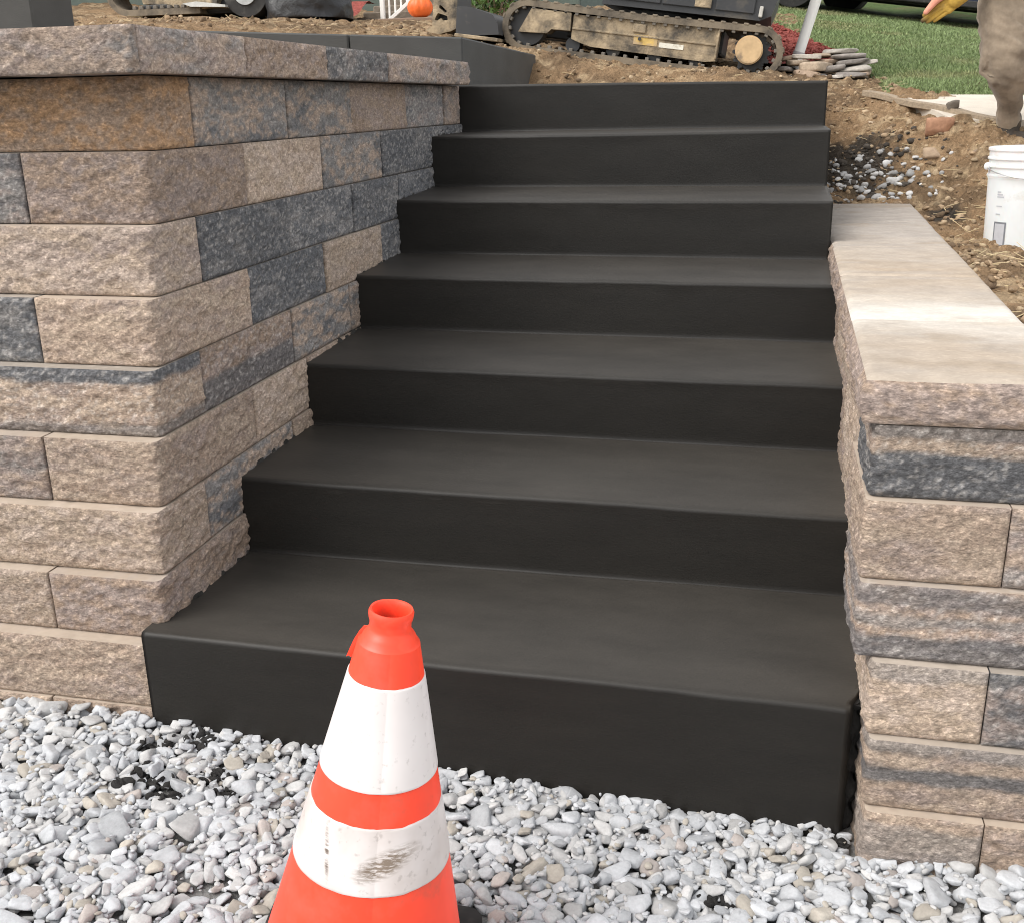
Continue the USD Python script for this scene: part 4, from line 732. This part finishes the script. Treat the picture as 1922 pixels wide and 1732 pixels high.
tag(obj('mulch_bed', mb, MT['mulch'], None, True), kind='structure')
def chips(n, f):
    o = []
    for _ in range(n):
        x, y, z = f(); l = rg.uniform(.012, .035); o.append(moved(bbox(-l, l, -.006, .006, -.003, .003, .001), (x, y, z), Rot.from_euler('zxy', [rg.uniform(0, 6.28), rg.normal(0, .4), rg.normal(0, .4)]).as_matrix()))
    return cat(*o)
def chip_xy():
    while True:
        y = rg.uniform(5.75, 8.5); x = rg.uniform(1.1, 1.9)
        if x < lawn_xl(y): return x, y, float(tz(np.array([x]), np.array([y]))[0])+.062
tag(obj('mulch_chips', chips(700, chip_xy), MT['mulch'], None, False), 'red wood mulch chips between the stacked stones and the lawn', 'mulch', kind='stuff')
# dry-laid edging stones
se = thing('stacked_stones', 'loose stack of flat grey and tan edging stones right of the excavator track', 'stone stack')
ST = [(1512, 108, 52, 8, 0, .46), (1498, 118, 44, 11, 1, .44), (1470, 131, 42, 10, 2, .42), (1534, 127, 40, 16, 1, .40), (1510, 141, 56, 13, 3, .36), (1577, 99, 62, 10, 0, .60), (1592, 110, 62, 11, 2, .55), (1597, 121, 56, 10, 2, .50), (1604, 132, 58, 13, 0, .46), (1600, 145, 54, 10, 2, .40), (1562, 147, 46, 8, 0, .36), (1474, 146, 32, 8, 2, .36), (1558, 117, 36, 10, 3, .52), (1560, 131, 36, 12, 2, .45), (1624, 121, 38, 9, 0, .52), (1452, 139, 24, 7, 3, .4), (1478, 108, 34, 9, 3, .55), (1545, 105, 32, 8, 1, .6), (1622, 142, 30, 9, 3, .42), (1538, 143, 26, 8, 2, .42)]
SCOL = [(.42, .385, .34), (.40, .32, .24), (.25, .225, .205), (.33, .245, .18)]
for k, (cx, cy_, w, hh, ci, yo) in enumerate(ST):
    x = 1.283+(cx-1460)*.00317; z = 1.499-(cy_-100)*.0031; W, Hs = w*.00317*.52, hh*.0031*.56
    m = trimesh.Trimesh(np.sign(protos2[(k*7) % 60])*np.abs(protos2[(k*7) % 60])**.72*[W, .12, Hs]*1.02, ico2.faces, process=False); m = moved(m, (x, 4.95+yo, z), Rot.from_euler('zy', [rng.normal(0, .25), rng.normal(0, .07)]).as_matrix())
    obj('stone', m, MT['rock'], se, True, np.repeat(np.array(SCOL[ci])[None]*rng.uniform(.8, 1.15), len(m.vertices), 0))
po = thing('marker_post', 'white plastic post leaning out of the stacked stones beside the excavator', 'post', (1.405, 5.62, 1.50)); dp = np.array([.27, .02, 1.]); dp /= np.linalg.norm(dp)
obj('pipe', tube([-.15*dp, 0*dp, .5*dp, 1.2*dp], .033, 24), MT['wpaint'], po, 50); obj('pipe_collar', tube([-.005*dp, .012*dp], .038, 24), mat('grey_plastic', (.4, .38, .38), .5), po, 50)
# shrub
sh = thing('leafy_shrub', 'small green leafy shrub behind the excavator blade', 'shrub', (-1.06, 7.6, 1.74)); L_ = []
rgl = np.random.default_rng(9); st_ = []
for k in range(9): t = rgl.uniform(0, 6.28); st_.append(tube([(0, 0, -.05), (.1*math.cos(t), .1*math.sin(t), .25), (.25*math.cos(t), .25*math.sin(t), .5)], [.012, .009, .004], 6))
obj('stem', cat(*st_), MT['wood'], sh, True)
lv, lf = [], []
for k in range(1500):
    p = rgl.normal(0, 1, 3)*[.15, .15, .11]+[0, 0, .42]; R = Rot.random(random_state=int(rgl.integers(1e6))).as_matrix(); s = rgl.uniform(.02, .04); q = np.array([(-1, 0, 0), (0, -.45, .08), (1, 0, -.1), (0, .45, .08)])*s; lv.append(q@R.T+p); lf += [[4*k, 4*k+1, 4*k+2], [4*k, 4*k+2, 4*k+3]]
obj('foliage', (np.vstack(lv), lf), mat('shrub_leaf', (.07, .13, .03), .5, .4, var=.4, vscale=9, obj_space=True), sh, False)

# ------------------------------------------------------------------ parked car beyond the lawn
cr = thing('parked_car', 'dark blue parked car at the top of the lawn, cut off by the top edge', 'car', (3.0, 12.75, 2.06), rot=(0, 9, -25))
MT['paint'] = mat('navy_paint', (.012, .016, .032), .25, .6, var=.05, obj_space=True, extra={'coat_weight': .6}); MT['glass'] = mat('dark_glass', (.02, .022, .025), .08, .6, obj_space=True, var=.02)
body = Polygon([(-2.25, .28), (-2.27, .55), (-2.2, .78), (-1.35, .88), (-.75, 1.32), (-.2, 1.45), (.75, 1.43), (1.5, .98), (2.1, .93), (2.24, .75), (2.26, .40), (2.15, .24), (1.78, .22), (1.74, .42), (1.58, .60), (1.36, .66), (1.14, .60), (.98, .42), (.94, .2), (-.94, .2), (-.98, .42), (-1.14, .60), (-1.36, .66), (-1.58, .60), (-1.74, .42), (-1.78, .24)])
m = ext(body, -.86, .86); m = m.subdivide_to_size(.25); v = m.vertices.copy(); v[:, 1] *= 1-.22*sstep(.8, 1.45, v[:, 2])-.05*sstep(.55, .2, v[:, 2]); m.vertices = v
bd = obj('body', m, MT['paint'], cr, 25)
for s in (-1, 1):
    w = ext(Polygon([(-.70, .93), (-.62, 1.0), (-.22, 1.34), (.25, 1.37), (.25, .93)]), -.005, .005); v = w.vertices.copy(); v[:, 1] = s*(.865*(1-.22*sstep(.8, 1.45, v[:, 2])))+v[:, 1]; w.vertices = v; obj('side_window', w, MT['glass'], cr, False)
    for x in (-1.36, 1.36):
        ty = disc(x, .31, s*.78-.10, s*.78+.10, .31, 36); tyo = obj('tyre', ty, MT['rubber'], cr, 40); obj('rim', disc(x, .31, s*.78-.108 if s < 0 else s*.78+.098, s*.78-.098 if s < 0 else s*.78+.108, .20, 24), mat('alloy', (.35, .35, .36), .35, .5, metallic=.8, obj_space=True) if not UsdShade.Material.Get(stage, '/World/Looks/alloy') else UsdShade.Material.Get(stage, '/World/Looks/alloy'), tyo, 30)
    obj('headlight', bbox(-2.26, -2.12, s*.70-.14, s*.70+.14, .60, .74, .03), MT['glass'], cr, 25)
obj('underbody', box(-1.9, 1.9, -.75, .75, .17, .3), MT['rubber'], cr, False); obj('sill', bbox(-.93, .93, -.875, -.84, .19, .26, .01), MT['rubber'], cr, False)

# ------------------------------------------------------------------ worker cut off by the right edge
import manifold3d as mf
from trimesh import smoothing
def ball(p, r): return mf.Manifold.sphere(float(r), 20).translate([float(c) for c in p])
def bones(chains, length, it=8):
    parts = []
    for ch in chains:
        for (a, ra), (b, rb) in zip(ch[:-1], ch[1:]): parts.append(mf.Manifold.batch_hull([ball(a, ra), ball(b, rb)]))
    m = mf.Manifold.batch_boolean(parts, mf.OpType.Add).refine_to_length(length); g = m.to_mesh(); t = trimesh.Trimesh(g.vert_properties[:, :3], g.tri_verts, process=True)
    smoothing.filter_taubin(t, lamb=.5, nu=.52, iterations=it); return t
A = np.array
hipR, kneeR, ankR = A([2.245, 3.66, 1.80]), A([2.250, 3.53, 1.385]), A([2.325, 3.70, 1.085]); hipL, kneeL, ankL = A([2.43, 3.72, 1.80]), A([2.47, 3.52, 1.40]), A([2.56, 3.72, 1.10])
pel, belly, chest, neck, head = A([2.34, 3.70, 1.84]), A([2.29, 3.60, 2.02]), A([2.22, 3.46, 2.22]), A([2.17, 3.36, 2.40]), A([2.13, 3.28, 2.52])
shR, elR, wrR = A([2.03, 3.46, 2.30]), A([2.155, 3.40, 1.90]), A([2.040, 3.49, 1.655]); shL, elL, wrL = A([2.44, 3.50, 2.30]), A([2.56, 3.30, 2.08]), A([2.46, 3.18, 1.88])
hd = A([1.868, 3.49, 1.533])-wrR; hl_ = np.linalg.norm(hd); hd /= hl_; hs_ = np.cross(hd, [0, 1, 0]); hs_ /= np.linalg.norm(hs_); hn = np.cross(hs_, hd)   # hs_: up-left side of the hand, hn: hand's flat normal
if hs_[2] < 0: hs_ = -hs_
def hand_chains(w, d, s, n, k, curl):
    """palm, four fingers and a thumb; d along the hand, s towards the thumb, n towards the palm side"""
    ch = []; kn = []
    for i, o in enumerate((.020, .0065, -.007, -.020)):
        b = w+d*(.085-.006*abs(i-1))*k+s*o*k; kn.append(b); ch.append([(w+s*o*.55*k, .015*k), (b, .0125*k)])
    for a_, b_ in zip(kn[:-1], kn[1:]): ch.append([(a_, .012*k), (b_, .012*k)])
    for i, (L, r) in enumerate(((.072, .0092), (.080, .0094), (.074, .0090), (.058, .0080))):
        p, dd = kn[i], d.copy(); pts = [(p, r*1.15*k)]
        for f, c in ((.45, curl*.7), (.32, curl), (.25, curl*.8)):
            dd = dd*math.cos(c)+n*math.sin(c) if f == .45 else (lambda e: e/np.linalg.norm(e))(dd+n*math.sin(c)*.7); p = p+dd*L*f*k; pts.append((p, r*k*(1 if f > .3 else .88)))
        ch.append(pts)
    t0 = w+d*.022*k+s*.026*k; t1 = t0+(d*.55+s*.72+n*.35)*.042*k; t2 = t1+(d*.85+s*.25+n*.35)*.034*k; t3 = t2+(d*.95+n*.25)*.026*k
    ch.append([(w, .016*k), (t0, .0145*k), (t1, .0120*k), (t2, .0105*k), (t3, .0088*k)]); return ch
wd_ = lambda a, b: (b-a)/np.linalg.norm(b-a)
dL = wd_(elL, wrL); sL = np.cross(dL, [1, 0, 0]); sL /= np.linalg.norm(sL); nL = np.cross(sL, dL)
ch = [[(hipR, .09), (kneeR, .048), (kneeR*.5+ankR*.5+[.015, .01, -.01], .036), (ankR, .030)], [(hipL, .09), (kneeL, .048), (ankL, .030)], [(hipR, .11), (pel, .13), (hipL, .11)], [(pel, .14), (belly, .135), (chest, .15), (neck, .062), (head-[0, 0, .06], .058)], [(shR, .065), (chest, .12), (shL, .065)],
      [(shR, .062), (elR, .043), (wrR, .028)], [(shL, .062), (elL, .043), (wrL, .028)], [(head, .088), (head+[-.012, -.035, -.045], .062), (head+[-.02, -.055, -.075], .035)], [(head+[-.025, -.088, -.012], .010), (head+[-.03, -.108, -.035], .015)],
      [(head+[.086, .0, -.01], .020), (head+[.088, .012, -.04], .012)], [(head+[-.088, .0, -.01], .020), (head+[-.088, .012, -.04], .012)]]
for ank, kn in ((ankR, kneeR), (ankL, kneeL)): ch.append([(ank, .040), (ank+[0, -.02, -.055], .040), (ank+[.07, -.10, -.068], .034), (ank+[.105, -.15, -.075], .026)])
ch += hand_chains(wrR, hd, hs_, hn, .95, .16)+hand_chains(wrL, dL, sL, nL, 1., .35)
pe = UsdGeom.Xform.Define(stage, '/World/person'); tag(pe, 'person in loose khaki work trousers and a yellow work glove, bending forward behind the bucket', 'person')
names['/World/person'] = 0
MT['skin'] = mat('skin', (.46, .28, .20), .55, .4, var=.08, vscale=20, extra={'subsurface_weight': .1, 'subsurface_scale': .01})
body_ = bones(ch, .022, 6); obj('body', body_, MT['skin'], pe, True)
MT['khaki'] = mat('khaki_cloth', (.285, .228, .168), .92, .15, var=.14, vscale=7, bump=.35, bscale=420, bdist=.002, dirt=(.135, .105, .078), dscale=3.2, dfac=(.42, .60), extra={'sheen_weight': .15})
tr_ = [[(pel, .155), (hipR+[0, 0, -.02], .128), (hipR*.5+kneeR*.5+[-.008, -.01, 0], .122), (kneeR+[0, -.005, .03], .108), (kneeR+[.012, .0, -.05], .094), (kneeR*.5+ankR*.5+[.015, .01, -.01], .060), (ankR+[0, 0, .0], .045), (ankR+[0, -.002, -.02], .047)],
       [(pel, .155), (hipL+[0, 0, -.02], .128), (hipL*.5+kneeL*.5, .120), (kneeL+[0, -.005, .03], .106), (kneeL+[0, 0, -.04], .098), (kneeL*.5+ankL*.5, .074), (ankL+[0, 0, -.03], .056)], [(pel, .16), (belly*.5+pel*.5, .155)], [(hipR, .13), (pel, .15), (hipL, .13)],
       [(kneeR+[-.095, -.02, -.055], .018), (kneeR+[-.07, -.03, .02], .04), (kneeR+[-.055, -.02, .09], .05)], [(kneeR+[-.095, -.02, -.055], .018), (kneeR+[-.04, -.04, -.085], .03)]]
tm = bones(tr_, .013, 10); v = tm.vertices; nn = tm.vertex_normals
dr = A([.35, 0, 1.]); fold = fbm(np.stack([v[:, 0]*7, v[:, 1]*7, (v@dr)*22], 1), 4, 4)-.5; f2 = 1-2*np.abs(fbm(np.stack([v[:, 0]*5+3, v[:, 1]*5, (v[:, 2]+.5*v[:, 0])*15], 1), 3, 9)-.5)
tm.vertices = v+nn*(.020*fold+.024*(f2-.85))[:, None]
obj('trousers', tm, MT['khaki'], pe, True)
obj('shirt', bones([[(belly*.6+pel*.4, .168), (belly, .165), (chest, .178), (neck-[0, 0, .06], .085)], [(shR, .085), (chest, .15), (shL, .085)], [(shR, .084), (elR, .062), (elR*.35+wrR*.65, .048)], [(shL, .084), (elL, .062), (elL*.35+wrL*.65, .048)]], .025, 8), mat('grey_shirt', (.20, .22, .17), .9, .15, var=.12, vscale=8, bump=.3, bscale=300, bdist=.002), pe, True)
hc = trimesh.creation.icosphere(3); hv = hc.vertices[:]; keep = hv[:, 2]-.35*hv[:, 1]*-1 > -.02; cap_ = trimesh.convex.convex_hull(np.vstack([hv[hv[:, 2] > .12]*[.105, .118, .105]+head, (hv[hv[:, 2] > .12]*[.105, .118, .02]+head)])); obj('hat', cat(cap_, moved(trimesh.creation.cylinder(.16, .008, sections=40), head+[0, -.01, .035])), MT['khaki'], pe, 40)
gm = bones(hand_chains(wrR, hd, hs_, hn, 1.14, .16)[:-1]+[[(wrR-hd*.05, .040), (wrR, .034), (wrR+hd*.045, .036)]], .006, 6)
s_ = (gm.vertices-wrR)@hd; tcol = np.array([.42, .265, .055])[None]*(1-sstep(.15, .20, s_)[:, None])+np.array([.07, .05, .03])[None]*sstep(.15, .20, s_)[:, None]
MT['glove'] = mat('work_glove', rough=.85, spec=.2, vcol=True, var=.2, vscale=40, bump=.4, bscale=260, bdist=.002, dirt=(.30, .2, .06), dscale=16, dfac=(.52, .68))
obj('glove', gm, MT['glove'], pe, True, tcol, label='yellow work glove with grimy fingertips')
tb = wrR+hs_*.034+A([0, -.016, 0]); gt = bones([[(tb-hd*.02, .022), (tb+hd*.04+hs_*.012, .019), (tb+hd*.11+hs_*.012, .016), (tb+hd*.165-hs_*.004, .011)]], .005, 5); obj('glove_thumb', gt, mat('coral_glove', (.62, .27, .19), .8, .25, var=.12, vscale=30), pe, True, label='coral pink glove thumb')
MT['boot'] = mat('work_boot', (.045, .036, .028), .7, .35, var=.3, vscale=20, bump=.3, bscale=80, bdist=.004, dirt=(.22, .16, .10), dscale=8, dfac=(.5, .68))
for ank in (ankR, ankL): obj('boot', bones([[(ank+[0, 0, .04], .056), (ank, .056), (ank+[0, -.01, -.055], .052), (ank+[.07, -.10, -.062], .046), (ank+[.11, -.155, -.075], .034)]], .012, 5), MT['boot'], pe, True)
